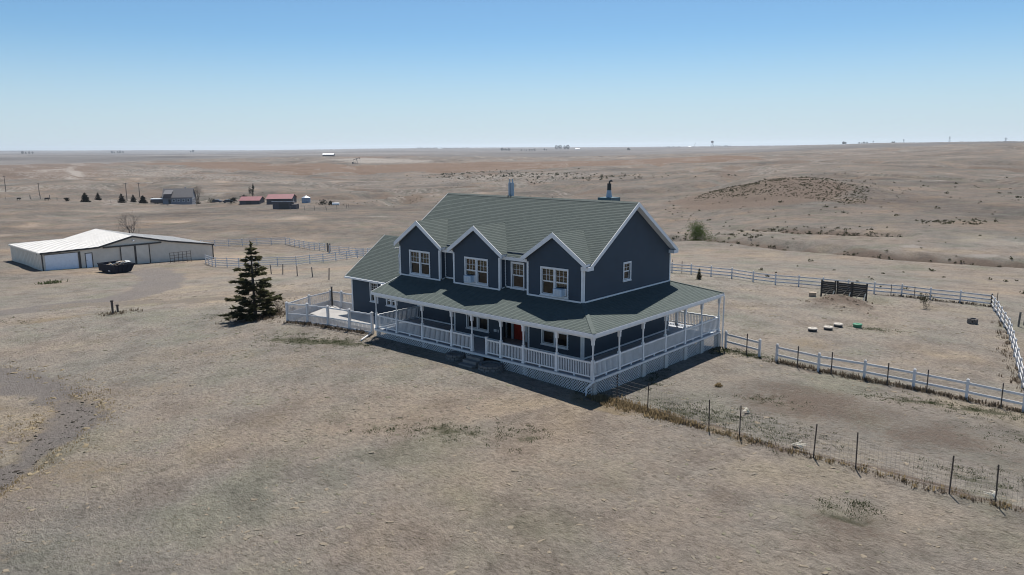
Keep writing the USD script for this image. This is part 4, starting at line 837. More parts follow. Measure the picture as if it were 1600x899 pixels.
# roll-off container with debris
def container():
    x, y = -92.2, 11.6; z0 = GZ(-94, 12.5)
    t = thing('waste_container', 'dark blue open waste container heaped with debris before the barn', 'container', (x, y, z0), math.pi / 2 + .12)
    L, Wd, h = 2.9, 4.6, 1.25                      # x' along +y, y' along -x
    def side(a, b, n): return MB().prism([a, b, b + V(*n, h) - [0, 0, 0], a + V(*n, h)], np.cross(nrm(b - a), (0, 0, 1)) * -.06)
    c = [V(.1, 0, .15), V(L - .5, 0, .15), V(L - .5, Wd, .15), V(.1, Wd, .15)]; tp = [V(-.02, -.05, h), V(L + .15, -.05, h), V(L + .15, Wd + .05, h), V(-.02, Wd + .05, h)]
    inn = [V(.1, .07, h), V(L + .03, .07, h), V(L + .03, Wd - .07, h), V(.1, Wd - .07, h)]; ib = [V(.2, .1, .3), V(L - .6, .1, .3), V(L - .6, Wd - .1, .3), V(.2, Wd - .1, .3)]
    m = MB()
    for k in range(4): j = (k + 1) % 4; m.quad(c[k], c[j], tp[j], tp[k]); m.quad(inn[k], inn[j], ib[j], ib[k]); m.quad(tp[k], tp[j], inn[j], inn[k])
    m.quad(*c); m.quad(*ib); obj('body', m, 'container_paint', t)
    rm = MB()
    for k in range(4): rm.beam(tp[k] + [0, 0, -.04], tp[(k + 1) % 4] + [0, 0, -.04], .1, .12)
    obj('rim', rm, 'container_paint', t)
    for u in (.22, .45, .68, .9):
        a, b = c[0] + (c[1] - c[0]) * u, tp[0] + (tp[1] - tp[0]) * u; obj('rib', MB().beam(a + [0, -.04, 0], b + [0, -.04, 0], .08, .08, (0, 1, 0)), 'container_paint', t)
    for yy in (.6, Wd - .8): obj('skid', MB().box((.2, yy, 0), (L - .6, yy + .15, .16)), 'container_paint', t)
    obj('fork_slot', MB().box((-.06, 1.2, .3), (-.01, 1.7, .46)), 'galvanised', t)
    rng = random.Random(8); A = lambda q: V(x, y, z0) + V(-q[1], q[0], q[2])
    for k, (mat, lb) in enumerate((('debris_white', 'flat white sheet of debris on the left of the waste container'), ('debris_white', 'tilted white board leaning in the waste container'), ('debris_tan', 'brown scrap board lying across the waste container'), ('debris_white', 'white crumpled sheet at the right of the waste container'), ('weathered_wood', 'dark broken plank sticking up from the waste container'))):
        cx = (.6, 1.6, 1.9, 2.4, 1.45)[k]; cy = (1.6, .8, 2.2, 1.3, .9)[k]; a = rng.uniform(0, 3)
        d = V(math.cos(a), math.sin(a), rng.uniform(-.1, .3)); w = (1.3, .9, 1.3, .9, .5)[k]
        tag(obj('debris', MB().beam(A((cx, cy, h + .08 + .05 * k)) - d * w / 2, A((cx, cy, h + .12 + .05 * k)) + d * w / 2, w * .7, .06, (.15, .1, 1)), mat), lb, 'debris')
    m = MB()
    for k in range(60):
        q = A((rng.uniform(.3, L - .4), rng.uniform(.3, Wd - .3), h - .5 + rng.uniform(0, .3))); d = nrm((rng.gauss(0, 1), rng.gauss(0, 1), rng.gauss(0, .4))); m.beam(q - d * .2, q + d * .2, rng.uniform(.1, .35), .04)
    obj('rubbish', m, 'debris_tan', kind='stuff', label='mixed broken rubbish filling the waste container')
container()

# ------------------------------------------------------------------ yard things
def solar(xs):
    for k, x in enumerate(xs):
        y = 41.2 + .1 * k; z0 = GZ(x, y)
        t = thing('board_panel', ('left dark slatted panel on posts above the dirt mound', 'middle dark slatted panel on posts above the dirt mound', 'right dark slatted panel on posts with a pale brace above the dirt mound')[k], 'panel', (x, y, z0))
        for sx in (-.62, .62): obj('post', MB().box((sx - .06, -.06, -.3), (sx + .06, .06, 1.62)), 'dark_board', t)
        for j in range(7): obj('slat', MB().beam((-.56, -.10 + .03 * j, .40 + .165 * j), (.56, -.10 + .03 * j, .40 + .165 * j), .03, .155), 'dark_board', t)
        obj('brace', MB().beam((-.3, -.75, -.05), (.35, -.12, .95), .05, .05), 'weathered_wood', t)
        obj('brace', MB().beam((.52, -.55, -.05), (.58, -.1, .7), .07, .07), 'bleached_wood', t)
solar((-2.75, -1.35, -.05))
def box_thing(name, label, cat, x, y, w, d, h, mat, lid=None):
    z0 = GZ(x, y); t = thing(name, label, cat, (x, y, z0), .3)
    obj('body', MB().box((-w / 2, -d / 2, -.1), (w / 2, d / 2, h)), mat, t)
    obj('rim', MB().box((-w / 2 - .03, -d / 2 - .03, h), (w / 2 + .03, d / 2 + .03, h + .05)), lid or mat, t)
box_thing('wooden_crate', 'small brown wooden box left of the dark panels', 'crate', -3.95, 40.6, .6, .45, .35, 'debris_tan')
for x, y, mat, lb in ((2.1, 24.2, 'lid_cream', 'leftmost pale lidded septic riser in the back yard'), (2.7, 25.7, 'lid_cream', 'second pale septic riser from the left in the back yard'), (2.8, 27.5, 'lid_cream', 'pale septic riser nearest the green one'), (3.9, 28.4, 'green_plastic', 'green septic riser lid at the right end of its row')):
    z0 = GZ(x, y); t = thing('septic_riser', lb, 'septic riser', (x, y, z0))
    obj('barrel', MB().lathe([(.30, -.2), (.30, .17), (.001, .17)], 18), 'rubber' if mat == 'lid_cream' else mat, t)
    l = obj('lid', MB().lathe([(.34, .171), (.34, .23), (.30, .26), (.001, .275)], 18), mat, t)
    obj('grip', MB().beam((-.12, 0, .28), (.12, 0, .28), .03, .03), mat, l)
z0 = GZ(9.9, 36.6); t = thing('stone_ring', 'small grey brown ring of stacked blocks alone in the yard', 'ring', (9.9, 36.6, z0))
for lay in range(3):
    for k in range(9):
        a = (k + .5 * lay) * 2 * math.pi / 9; c, s = math.cos(a), math.sin(a); p = V(.3 * c, .3 * s, .05 + .15 * lay)
        obj('block', MB().beam(p - V(-s, c, 0) * .1, p + V(-s, c, 0) * .1, .12, .14), 'weathered_wood', t)
def branch_thing(x, y, label, seed, L):
    rng = random.Random(seed); z0 = GZ(x, y); m = MB(); a = rng.uniform(0, 6)
    for k in range(5):
        a2 = a + rng.uniform(-.9, .9); l = L * rng.uniform(.5, 1)
        m.tube([(x, y, z0 + .05), (x + math.cos(a2) * l * .5, y + math.sin(a2) * l * .5, z0 + .12 + rng.uniform(0, .12)), (x + math.cos(a2 + .3) * l, y + math.sin(a2 + .3) * l, z0 + rng.uniform(.05, .3))], [.035, .028, .012], 6)
    tag(obj('bleached_branch', m, 'bleached_wood'), label, 'branch')
branch_thing(9.9, .75, 'pale bleached forked branch caught at the foot of the wire fence', 2, .75)
branch_thing(6.8, 3.3, 'small pale bleached branch lying in grey weeds behind the wire fence', 5, .4)
branch_thing(17.45, .5, 'pale bleached scrap at the foot of the last wire fence post', 9, .45)

# ------------------------------------------------------------------ plants
def quads(mb, c, u, v):
    """many two-triangle leaves at once: centres, half axes"""
    n = len(c); p = np.stack([c - u, c - v * .9, c + u, c + v * .9], 1).reshape(-1, 3); k = np.arange(n)[:, None] * 4
    mb.add(p, np.vstack([k + [0, 1, 2], k + [0, 2, 3]]))
def rnd_dirs(rs, n): return (lambda d: d / np.linalg.norm(d, axis=1, keepdims=True))(rs.normal(size=(n, 3)))
def conifer(name, label, x, y, h, r, seed, dense=1., mat='spruce_needles', cat='tree', group=None, detail=1., base=.06, droop=.18, tiers=None, inner=.22):
    rs = np.random.RandomState(seed); z0 = GZ(x, y)
    t = thing(name, label, cat, (x, y, z0), group=group)
    obj('trunk', MB().tube([(0, 0, -.3), (.02 * h * rs.uniform(-.5, .5), 0, h * .5), (0, 0, h * .97)], [.032 * h, .018 * h, .004 * h], 8), 'bark', t)
    lv = tiers or int(26 * detail) + 6; wood, leaf = MB(), MB()
    for i in range(lv):
        s = base + (1 - base) * (i + rs.uniform(-.3, .3)) / lv; zz = h * s; rad = r * max(.04, (1 - s)) ** .72 * (1 + .16 * math.sin(i * 2.4 + seed))
        nb = max(4, int((9 if s < .7 else 6) * dense)); a0 = rs.uniform(0, 6)
        for k in range(nb):
            a = a0 + 2 * math.pi * k / nb + rs.uniform(-.3, .3); L = rad * rs.uniform(.62, 1.15)
            if rs.rand() < .10: continue
            d = V(math.cos(a), math.sin(a), 0); q0 = V(0, 0, zz); q1 = q0 + d * L * .6 + [0, 0, -droop * L * .6 + .05 * L]; q2 = q0 + d * L + [0, 0, -droop * L + .18 * L * (1 if s > .2 else .5)]
            if detail > .5: wood.tube([q0, q1, q2], [.012 * h * .35 * (1 - s) + .008, .012, .005], 4, False)
            n = max(4, int(30 * detail * L / max(r * .6, .1))); tt = rs.uniform(inner, 1.06, n)
            c = np.where(tt[:, None] < .6, q0 + (q1 - q0) * (tt[:, None] / .6), q1 + (q2 - q1) * ((tt[:, None] - .6) / .4))
            side = np.cross(d, (0, 0, 1)); w = rs.uniform(-1, 1, n) * L * .30 * (1.1 - tt)
            c = c + side * w[:, None] + np.c_[np.zeros((n, 2)), rs.uniform(-.06, .07, n) * r * .5]
            sz = r * .085 / max(detail, .35) ** .5 * rs.uniform(.7, 1.4, n)[:, None]
            u = (d * .8 + side * np.sign(w)[:, None] * .7 + rs.normal(size=(n, 3)) * .3); u /= np.linalg.norm(u, axis=1, keepdims=True)
            vv = np.cross(u, rnd_dirs(rs, n)); quads(leaf, c, u * sz * 1.5, vv * sz * .55)
    c = V(0, 0, h * .985) + rs.normal(size=(14, 3)) * [.02 * r, .02 * r, .03 * h]; quads(leaf, c, rnd_dirs(rs, 14) * r * .07 + [0, 0, r * .05], rnd_dirs(rs, 14) * r * .04)
    if wood.v: obj('branches', wood, 'bark', t, kind='stuff')
    obj('crown', leaf, mat, t, kind='stuff')
    return t
def limbs(rs, wood, tips, p, d, L, rad, depth, spread=.6):
    q = p + d * L; mid = (p + q) / 2 + rs.normal(size=3) * L * .06
    wood.tube([p, mid, q], [rad, rad * .82, rad * .62], 5 if depth > 1 else 3, False)
    if depth == 0: tips.append(q); return
    for k in range(rs.randint(2, 4)):
        dd = nrm(d + rs.normal(size=3) * spread + [0, 0, .12]); limbs(rs, wood, tips, p + (q - p) * rs.uniform(.65, 1), dd, L * rs.uniform(.62, .85), rad * .6, depth - 1, spread)
    tips.append(q)
def broadleaf(name, label, x, y, h, w, seed, mat, leaves=1500, size=.14, depth=3, cat='tree', stems=1, wood_mat='bark', group=None, trunk=.3, low=.12, fluff=.075):
    rs = np.random.RandomState(seed); z0 = GZ(x, y); t = thing(name, label, cat, (x, y, z0), group=group); wood, tips = MB(), []
    for s in range(stems):
        d = nrm(V(rs.normal() * .25 * (stems > 1), rs.normal() * .25 * (stems > 1), 1)); p = V(rs.normal() * .1 * (stems > 1), rs.normal() * .1 * (stems > 1), -.2)
        limbs(rs, wood, tips, p, d, h * trunk, .022 * h / stems ** .5, depth, .62 * w / h + .08)
    T = np.array(tips); sc = np.array([w / 2 / max(np.abs(T[:, :2]).max(), .01)] * 2 + [h / T[:, 2].max()]); T = T * sc
    wood.v = [v * sc for v in wood.v]
    obj('trunk', wood, wood_mat, t)
    if leaves:
        k = rs.randint(0, len(T), leaves); c = T[k] + rs.normal(size=(leaves, 3)) * [w * fluff, w * fluff, h * fluff * .95]; c = c[c[:, 2] > h * low]; n = len(c)
        u = rnd_dirs(rs, n); vv = np.cross(u, rnd_dirs(rs, n)); sz = size * rs.uniform(.6, 1.3, n)[:, None]
        leaf = MB(); quads(leaf, c, u * sz, vv * sz * .6); obj('crown', leaf, mat, t, kind='stuff')
    return t
conifer('spruce_tree', 'tall dark spruce tree on the lawn left of the house', -32.1, -.4, 5.85, 2.15, 11, dense=.78, detail=1.2, tiers=18, inner=.44)
broadleaf('bush', 'bare brownish bush under the right side of the spruce', -31.6, 1.4, 1.3, 2.4, 21, 'brown_weeds', leaves=500, size=.06, depth=3, cat='bush', stems=5)
broadleaf('green_tree', 'round bright green tree alone by the dry creek', -50.2, 102.9, 5.0, 7.2, 31, 'green_leaves', leaves=5200, size=.10, depth=4, trunk=.34, low=.24, fluff=.10)
broadleaf('bare_tree', 'bare grey shrub tree behind the barn roof', -166, 43.0, 6.2, 7.5, 41, None, leaves=0, depth=5, stems=5, wood_mat='bare_wood', trunk=.28)
conifer('small_conifer', 'small dark upright conifer before the back fence near the house', -16.9, 42.9, 1.2, .33, 51, detail=.5, cat='tree')
broadleaf('bush', 'spiky dark bush against the back yard fence', 5.6, 41.0, 1.35, 1.6, 61, 'scrub_leaves', leaves=260, size=.08, depth=3, cat='bush', stems=6, wood_mat='bark', trunk=.36)
def agave(x, y, label, seed, n=60, r=1.2):
    rs = np.random.RandomState(seed); m = MB(); z0 = GZ(x, y)
    for k in range(n):
        c = rs.normal(size=2) * [.45, .7]; a, el = rs.uniform(0, 6.28), rs.uniform(.2, 1.2); d = V(math.cos(a) * math.cos(el), math.sin(a) * math.cos(el), math.sin(el)); p = V(x + c[0], y + c[1], z0); s = nrm(np.cross(d, (0, 0, 1))) * .05; l = rs.uniform(.3, .6)
        m.add([p - s, p + s, p + d * l * .6 + s * .8, p + d * l, p + d * l * .6 - s * .8], [[0, 1, 2], [0, 2, 4], [4, 2, 3]])
    tag(obj('yucca', m, 'green_blades'), label, 'plant')
agave(-87.4, 1.9, 'low spiky dark green yucca clump in the grass before the barn', 71, 130)
# farmyard far left: trees
far_trees = [(-376.2, 105.7, 4.4, 2.3, 'rounded dark conifer farthest left by the distant road'), (-394.5, 118.1, 3.6, 1.6, 'small dark conifer second from the left by the distant road'), (-368.2, 119.4, 4.6, 1.9, 'dark conifer standing left of the far utility pole'),
             (-391.6, 134.2, 3.6, 1.7, 'dark conifer right of the far utility pole'), (-390.9, 138.6, 3.6, 1.5, 'dark conifer between the pole and the far white trailer'), (-361.8, 126.9, 3.8, 2.1, 'dark conifer in front of the left end of the white trailer'),
             (-389.6, 143.2, 2.9, 1.7, 'low dark conifer behind the white trailer'), (-388.6, 147.6, 3.6, 2.2, 'dark conifer touching the left side of the far grey house')]
for k, (x, y, h, r, lb) in enumerate(far_trees): conifer('far_conifer', lb, x, y, h, r, 100 + k, detail=.42, mat='far_needles', group='conifers around the far farmyard', base=.02)
broadleaf('bare_tree', 'large bare tree rising behind the far grey house', -362.1, 154.5, 12.0, 12.0, 42, 'brown_weeds', leaves=1500, size=.13, depth=6, stems=4, wood_mat='bare_wood', trunk=.26)
broadleaf('poplar_tree', 'slim pale poplar left of the far red roofed barns', -346.7, 177.2, 10.0, 3.2, 43, 'far_pale_leaves', leaves=900, size=.22, depth=4, trunk=.3)
for k, (x, y, h, w, lb) in enumerate(((-336.5, 149.0, 3.2, 5.4, 'dense grey green bush at the right of the far grey house'), (-328.2, 161.8, 2.6, 4.2, 'dark bush left of the poplar tree'), (-258, 159.8, 2.0, 4.0, 'low dark bush right of the far red roofed barns'), (-252.8, 160.5, 1.7, 2.6, 'small dark bush beside the white tank'), (-384.5, 99.8, 1.8, 3.4, 'low brown bush left of the leftmost far conifer'), (-312.5, 146.5, 2.4, 4.0, 'dark bush at the left corner of the lower red roofed barn'), (-326.0, 155.5, 1.9, 3.6, 'low dark bush between the two far parked cars'), (-345.5, 146.0, 2.6, 4.0, 'dark bush at the right corner of the far grey house'))):
    broadleaf('far_bush', lb, x, y, h, w, 200 + k, 'far_pale_leaves' if k == 0 else 'far_needles', leaves=420, size=.24, depth=2, cat='bush', stems=4)

# ------------------------------------------------------------------ far farm buildings
def gable_house(name, label, cat, x, y, rot, W, D, hw, hr, wall_m, roof_m, wins=(), over=.35, extra=None):
    z0 = GZ(x, y) - .2; t = thing(name, label, cat, (x, y, z0), rot)
    m = MB().prism([(0, 0, -1), (0, D, -1), (0, D, hw), (0, D / 2, hr), (0, 0, hw)], (W, 0, 0)); obj('wall', m, wall_m, t)
    sl = (hr - hw) / (D / 2)
    for s in (0, 1):
        e = V(-over, -over if s == 0 else D + over, hw - sl * over + .03); r = V(-over, D / 2, hr + .03)
        obj('roof', MB().prism([e, e + [W + 2 * over, 0, 0], r + [W + 2 * over, 0, 0], r], (0, 0, .12)), roof_m, t)
    for kind, face, u, w0, ww, hh, mt in wins:
        o = {'f': V(u, -.04, w0), 's': V(W + .04, u, w0)}[face]; ex = {'f': V(1, 0, 0), 's': V(0, 1, 0)}[face]; nn = np.cross(ex, (0, 0, 1))
        f = obj(kind, MB().prism([o, o + ex * ww, o + ex * ww + [0, 0, hh], o + [0, 0, hh]], nn * .06), 'far_white' if kind == 'window' else mt, t)
        if kind == 'window': p = o + nn * .065 + ex * .1 + [0, 0, .1]; obj('pane', MB().quad(p, p + ex * (ww - .2), p + ex * (ww - .2) + [0, 0, hh - .2], p + [0, 0, hh - .2]), 'dark_metal', f)
    return t
# x' runs along the facing wall of each building; rotation about 0.73 rad faces the camera
hs = gable_house('grey_house', 'far grey house with steep dark roof and white windows', 'house', -355.0, 133.5, .95, 13.5, 9.5, 3.3, 7.3, 'far_grey_wall', 'far_dark_roof',
    [('window', 'f', u, 1.1, 1.1, 1.3, 0) for u in (4.6, 6.8, 9.0, 11.2)] + [('window', 's', u, 1.2, 1.1, 1.3, 0) for u in (1.8, 4.2, 6.6)] + [('door', 'f', 2.6, .2, 1.1, 2.1, 'dark_metal')])
m = MB().prism([(1.2, -1.6, 3.0), (1.2, 2.6, 3.0), (1.2, 2.6, 4.9), (1.2, -1.6, 4.9)], (3.0, 0, 0)); obj('dormer', m, 'far_dark_wall', hs)
obj('dormer_roof', MB().prism([(.8, -2.0, 4.9), (4.6, -2.0, 4.9), (4.6, 3.4, 6.6), (.8, 3.4, 6.6)], (0, 0, .14)), 'far_dark_roof', hs)
obj('chimney', MB().box((9.5, 5.4, 5.8), (10.1, 6.0, 7.9)), 'far_grey_wall', hs)
t = thing('trailer', 'long white flat roofed trailer left of the far grey house', 'trailer', (-361.0, 131.5, GZ(-361, 132)), .95)
obj('body', MB().box((-.5, -2, .5), (8.2, .8, 2.1)), 'far_dark_wall', t); obj('roof', MB().box((-.8, -2.3, 2.1), (8.5, 1.1, 2.45)), 'far_white', t)
for u in (1.2, 2.3, 6.4): obj('wheel', MB().tube([(u, -2.05, .38), (u, -1.75, .38)], .38, 12), 'rubber', t)
gable_house('red_roof_barn', 'left far barn with long dull red roof', 'barn', -306.5, 147.5, .80, 9, 10, 2.0, 3.5, 'far_dark_wall', 'far_red_roof', [('door', 'f', 3, .3, 2.4, 1.6, 'dark_metal')])
gable_house('red_roof_barn', 'taller far barn with red roof behind the small black shed', 'barn', -287.0, 150.0, .80, 11, 11, 2.8, 4.5, 'far_dark_wall', 'far_red_roof', [('door', 'f', 3, .3, 3.0, 2.2, 'dark_metal'), ('window', 's', 3, 1.4, 1.4, 1.2, 0)])
t = thing('loafing_shed', 'small black shed with slanted white roof before the red barns', 'shed', (-249.2, 130.5, GZ(-246, 131)), .62)
obj('wall', MB().prism([(0, 0, -.5), (0, 4, -.5), (0, 4, 2.3), (0, 0, 3.0)], (7.2, 0, 0)), 'far_dark_wall', t); obj('roof', MB().prism([(-.3, -.4, 3.1), (7.5, -.4, 3.1), (7.5, 4.4, 2.4), (-.3, 4.4, 2.4)], (0, 0, .15)), 'far_white', t)
obj('opening', MB().box((2.6, -.05, .2), (6.6, -.01, 2.3)), 'dark_metal', t); obj('lean_to', MB().box((7.2, .5, -.5), (9.4, 3.5, 1.9)), 'far_dark_wall', t)
t = thing('grain_bin', 'pale grey round bin right of the red barns', 'bin', (-274, 162.0, GZ(-274, 162)))
obj('drum', MB().lathe([(1.9, -.3), (1.9, 2.3)], 18), 'far_tank', t); obj('cone_roof', MB().lathe([(2.0, 2.3), (.3, 3.1), (.001, 3.15)], 18), 'galvanised', t)
t = thing('stock_tank', 'low white tank lying right of the dark bushes', 'tank', (-251.0, 161.6, GZ(-251, 162)), .7)
obj('drum', MB().tube([(-1.5, 0, .6), (1.5, 0, .6)], .5, 12), 'far_white', t); obj('cradle', MB().box((-1.2, -.4, 0), (-.9, .4, .3)).box((.9, -.4, 0), (1.2, .4, .3)), 'dark_metal', t, kind='stuff')
wood_fence('corral_fence', 'far corral fence of thin posts right of the black shed', [(-238, 131.5), (-232, 130.5), (-226, 130), (-219, 129.5), (-211.5, 129.6), (-214, 136), (-222, 146), (-230, 153)], 1.6, .08, (.3, .6, .9), seed=14)
wood_fence('road_fence', 'long far fence line crossing the grassland on the left', [(-420 + k * 14, 84 + k * 7.2, ) for k in range(8)], 1.4, .09, (.4, .7, .95), seed=15)
def car(x, y, rot, label):
    z0 = GZ(x, y); t = thing('parked_car', label, 'car', (x, y, z0), rot)
    prof = [(-2.2, .35), (2.2, .35), (2.25, .75), (2.1, .95), (1.2, 1.02), (.5, 1.5), (-1.1, 1.52), (-1.8, 1.0), (-2.2, .95)]
    obj('body', MB().prism([(a, -.85, b) for a, b in prof], (0, 1.7, 0)), 'car_paint', t)
    obj('window', MB().prism([(1.05, -.86, 1.02), (.48, -.86, 1.42), (-1.0, -.86, 1.44), (-1.5, -.86, 1.02)], (0, -.01, 0)), 'dark_metal', t)
    for a in (-1.4, 1.4):
        for b in (-.87, .67): obj('wheel', MB().tube([(a, b, .33), (a, b + .2, .33)], .33, 12), 'rubber', t)
car(-331.5, 149.6, .8, 'dark car parked nearer the far grey house'); car(-319.7, 148.9, .9, 'dark car parked left of the red barns')
def pole(x, y, h, label):
    z0 = GZ(x, y); t = thing('utility_pole', label, 'utility pole', (x, y, z0), .5, 'utility poles across the far grassland')
    obj('mast', MB().tube([(0, 0, -.5), (0, 0, h)], [.2, .14], 8), 'utility_wood', t); c = obj('crossarm', MB().box((-1.1, -.07, h - .6), (1.1, .07, h - .42)), 'utility_wood', t)
    for u in (-1, 0, 1): obj('insulator', MB().tube([(u, 0, h - .42), (u, 0, h - .22)], .06, 6), 'galvanised', c)
for x, y, h, lb in ((-498.2, 104.9, 9.4, 'utility pole nearest the left edge of the view'), (-452.9, 108.9, 10.2, 'tall dark utility pole standing alone on the left grassland'), (-392.1, 131.2, 9.4, 'utility pole among the far conifers'), (-405.4, 143.2, 7.8, 'shorter utility pole behind the white trailer')): pole(x, y, h, lb)
wm = MB(); pp = [(-498.2, 104.9, 9.2), (-452.9, 108.9, 10.0), (-392.1, 131.2, 9.2)]
for a, b in zip(pp[:-1], pp[1:]):
    A, B = V(a[0], a[1], GZ(*a[:2]) + a[2]), V(b[0], b[1], GZ(*b[:2]) + b[2]); wm.tube([A + (B - A) * s - [0, 0, 4 * .8 * s * (1 - s)] for s in np.linspace(0, 1, 7)], .02, 3, False)
tag(obj('power_line', wm, 'dark_metal'), 'thin power line strung between the left utility poles', 'wire')
# cattle
def cow(x, y, rot, label):
    z0 = GZ(x, y); t = thing('cow', label, 'cow', (x, y, z0), rot, 'cattle on the left grassland'); m = MB()
    m.tube([(-.95, 0, 1.05), (-.8, 0, 1.1), (-.3, 0, 1.02), (.3, 0, 1.0), (.7, 0, 1.08), (.95, 0, 1.15), (1.2, 0, 1.0), (1.38, 0, .82)], [.12, .30, .40, .42, .40, .30, .20, .16], 10)
    m.tube([(1.3, 0, .95), (1.55, 0, .62), (1.68, 0, .45)], [.17, .14, .09], 8)
    for sx, k in ((.65, 1), (-.75, -1)):
        for sy in (-.2, .2): m.tube([(sx, sy, .85), (sx + .03 * k, sy, .5), (sx - .06 * (k < 0), sy, .42), (sx, sy, 0)], [.15, .09, .08, .06], 6)
    m.tube([(-1.0, 0, 1.15), (-1.1, 0, .8), (-1.08, 0, .5)], [.04, .03, .05], 5); m.tube([(1.3, .1, 1.02), (1.3, .32, 1.02)], [.05, .03], 5); m.tube([(1.3, -.1, 1.02), (1.3, -.32, 1.02)], [.05, .03], 5)
    obj('body', m, 'cattle_hide', t, smooth=True)
cow(-405.0, 85.6, 2.2, 'dark cow grazing at the far left of the grassland'); cow(-394.2, 94.6, .9, 'dark cow grazing nearer the leftmost conifer')
for k, (x, y) in enumerate(((-410, 92), (-405, 95), (-401, 98))):
    tag(obj('stump_post', MB().tube([(x, y, GZ(x, y) - .3), (x + .3, y, GZ(x, y) + 2.2)], .16, 6), 'weathered_wood'), ('leftmost', 'middle', 'rightmost')[k] + ' of three stout posts behind the grazing cows', 'post')
# pumpjack
def pumpjack(x, y, rot):
    z0 = GZ(x, y); t = thing('pumpjack', 'dark oil pumpjack on the distant brown field', 'pumpjack', (x, y, z0), rot)
    for sx in (-1, 1):
        for sy in (-.9, .9): obj('samson_leg', MB().beam((sx * 1.3, sy, 0), (sx * .2, sy * .25, 6.0), .28, .28), 'dark_metal', t)
    obj('walking_beam', MB().beam((-4.4, 0, 5.0), (3.8, 0, 7.4), .35, .75), 'dark_metal', t)
    obj('horse_head', MB().prism([(3.5, -.25, 8.0), (4.6, -.25, 7.4), (4.9, -.25, 6.2), (4.4, -.25, 5.4), (3.9, -.25, 6.8)], (0, .5, 0)), 'dark_metal', t)
    obj('pitman_arm', MB().beam((-4.2, .5, 5.0), (-3.6, .5, 1.6), .2, .25), 'dark_metal', t); obj('crank_weight', MB().lathe([(.01, -.25), (1.3, -.25), (1.3, .25), (.01, .25)], 14, (-3.6, 0, 1.6)), 'dark_metal', t)
    obj('motor_house', MB().box((-6.2, -.9, 0), (-4.4, .9, 1.8)), 'dark_metal', t); obj('base', MB().box((-6.4, -1.2, -.6), (2.0, 1.2, .12)), 'concrete', t)
    obj('polished_rod', MB().tube([(4.85, 0, 6.0), (4.85, 0, 0)], .06, 6), 'galvanised', t)
pumpjack(-851, 621.8, .9)
gable_house('white_barn', 'distant white roofed barn on the horizon plain left of the pumpjack', 'barn', -1512, 1018, .8, 26, 16, 4.2, 7.6, 'far_dark_wall', 'far_white')
# ------------------------------------------------------------------ skyline
def at_range(u, d):
    r = F_ + (u - 800) / FPX * R_; r = nrm([r[0], r[1]]); return CAM[:2] + r * d
def clump(u, d, w, h, label, seed, mat='far_needles', n=420):
    """a distant shelter belt: several crowns side by side"""
    rs = np.random.RandomState(seed); x, y = at_range(u, d); t = thing('tree_belt', label, 'trees', (x, y, GZ(x, y)), .73); leaf = MB(); wd = MB(); k = max(2, int(w / (h * .9)))
    for i in range(k):
        cx = (i + .5) / k * w - w / 2 + rs.uniform(-.2, .2) * h; hh = h * rs.uniform(.55, 1.05); m = n // k
        c = rnd_dirs(rs, m) * rs.uniform(.35, 1, m)[:, None] ** .5 * [hh * .48, hh * .4, hh * .5] + [cx, rs.uniform(-3, 3), hh * .52]; u_ = rnd_dirs(rs, m); quads(leaf, c, u_ * hh * .12, np.cross(u_, rnd_dirs(rs, m)) * hh * .09)
        wd.tube([(cx, 0, -1), (cx, 0, hh * .5)], hh * .03, 5)
    obj('crowns', leaf, mat, t, kind='stuff'); obj('trunks', wd, 'bark', t, kind='stuff')
for k, (u, d, w, h, lb) in enumerate(((8, 5200, 60, 24, 'dark clump of trees on the skyline at the far left edge'), (70, 5200, 75, 20, 'low dark clump of trees second from left on the skyline'), (205, 6400, 100, 20, 'thin dark line of trees on the left skyline'), (318, 7500, 50, 20, 'tiny clump of trees on the skyline above the bare tree'),
    (674, 6800, 180, 18, 'bluish line of trees on the skyline left of the flue pipes'), (715, 7200, 260, 18, 'long bluish line of trees on the skyline above the roof'), (792, 4600, 56, 20, 'dark small clump of trees right above the flue pipes'), (826, 4400, 90, 15, 'low dark strip of trees right of the flue pipes'), (852, 4600, 24, 11, 'tiny dark tree group between two wider clumps on the plain'), (878, 5200, 110, 30, 'largest dark clump of trees on the skyline over the roof ridge'),
    (978, 3400, 18, 12, 'lone dark tree on the plain above the chimney'), (1045, 6000, 120, 14, 'thin strip of trees on the plain left of the water tower'), (1117, 5200, 130, 14, 'dark strip of trees at the foot of the water tower'), (1304, 3400, 14, 13, 'lone dark tree on the right skyline'), (1331, 3400, 40, 9, 'small group of trees on the right skyline'), (1377, 3000, 16, 9, 'tiny dark tree group farthest right on the skyline'))):
    clump(u, d, w, h, lb, 300 + k)
for k, (u, d, w, lb) in enumerate(((897, 5100, 60, 'small white shed beside the largest skyline trees'), (690, 6800, 70, 'tiny white building in the bluish skyline trees'), (1068, 5600, 40, 'tiny white building left of the water tower'))):
    x, y = at_range(u, d); w = w * .5; gable_house('far_shed', lb, 'shed', x, y, .7, w, w * .4, 4, 6.5, 'far_white', 'far_white')
def water_tower(u, d):
    x, y = at_range(u, d); t = thing('water_tower', 'dark water tower on slim legs on the skyline', 'water tower', (x, y, GZ(x, y)))
    obj('tank', MB().lathe([(.01, 27), (5, 28), (9, 31), (9.5, 36), (7, 40), (.01, 43)], 18), 'far_dark_wall', t); obj('riser', MB().tube([(0, 0, -2), (0, 0, 28)], 1.4, 10), 'far_dark_wall', t)
    for k in range(6):
        a = k * math.pi / 3; obj('leg', MB().tube([(9.5 * math.cos(a), 9.5 * math.sin(a), -2), (8.2 * math.cos(a), 8.2 * math.sin(a), 31)], .5, 6), 'far_dark_wall', t)
water_tower(1104, 5300)
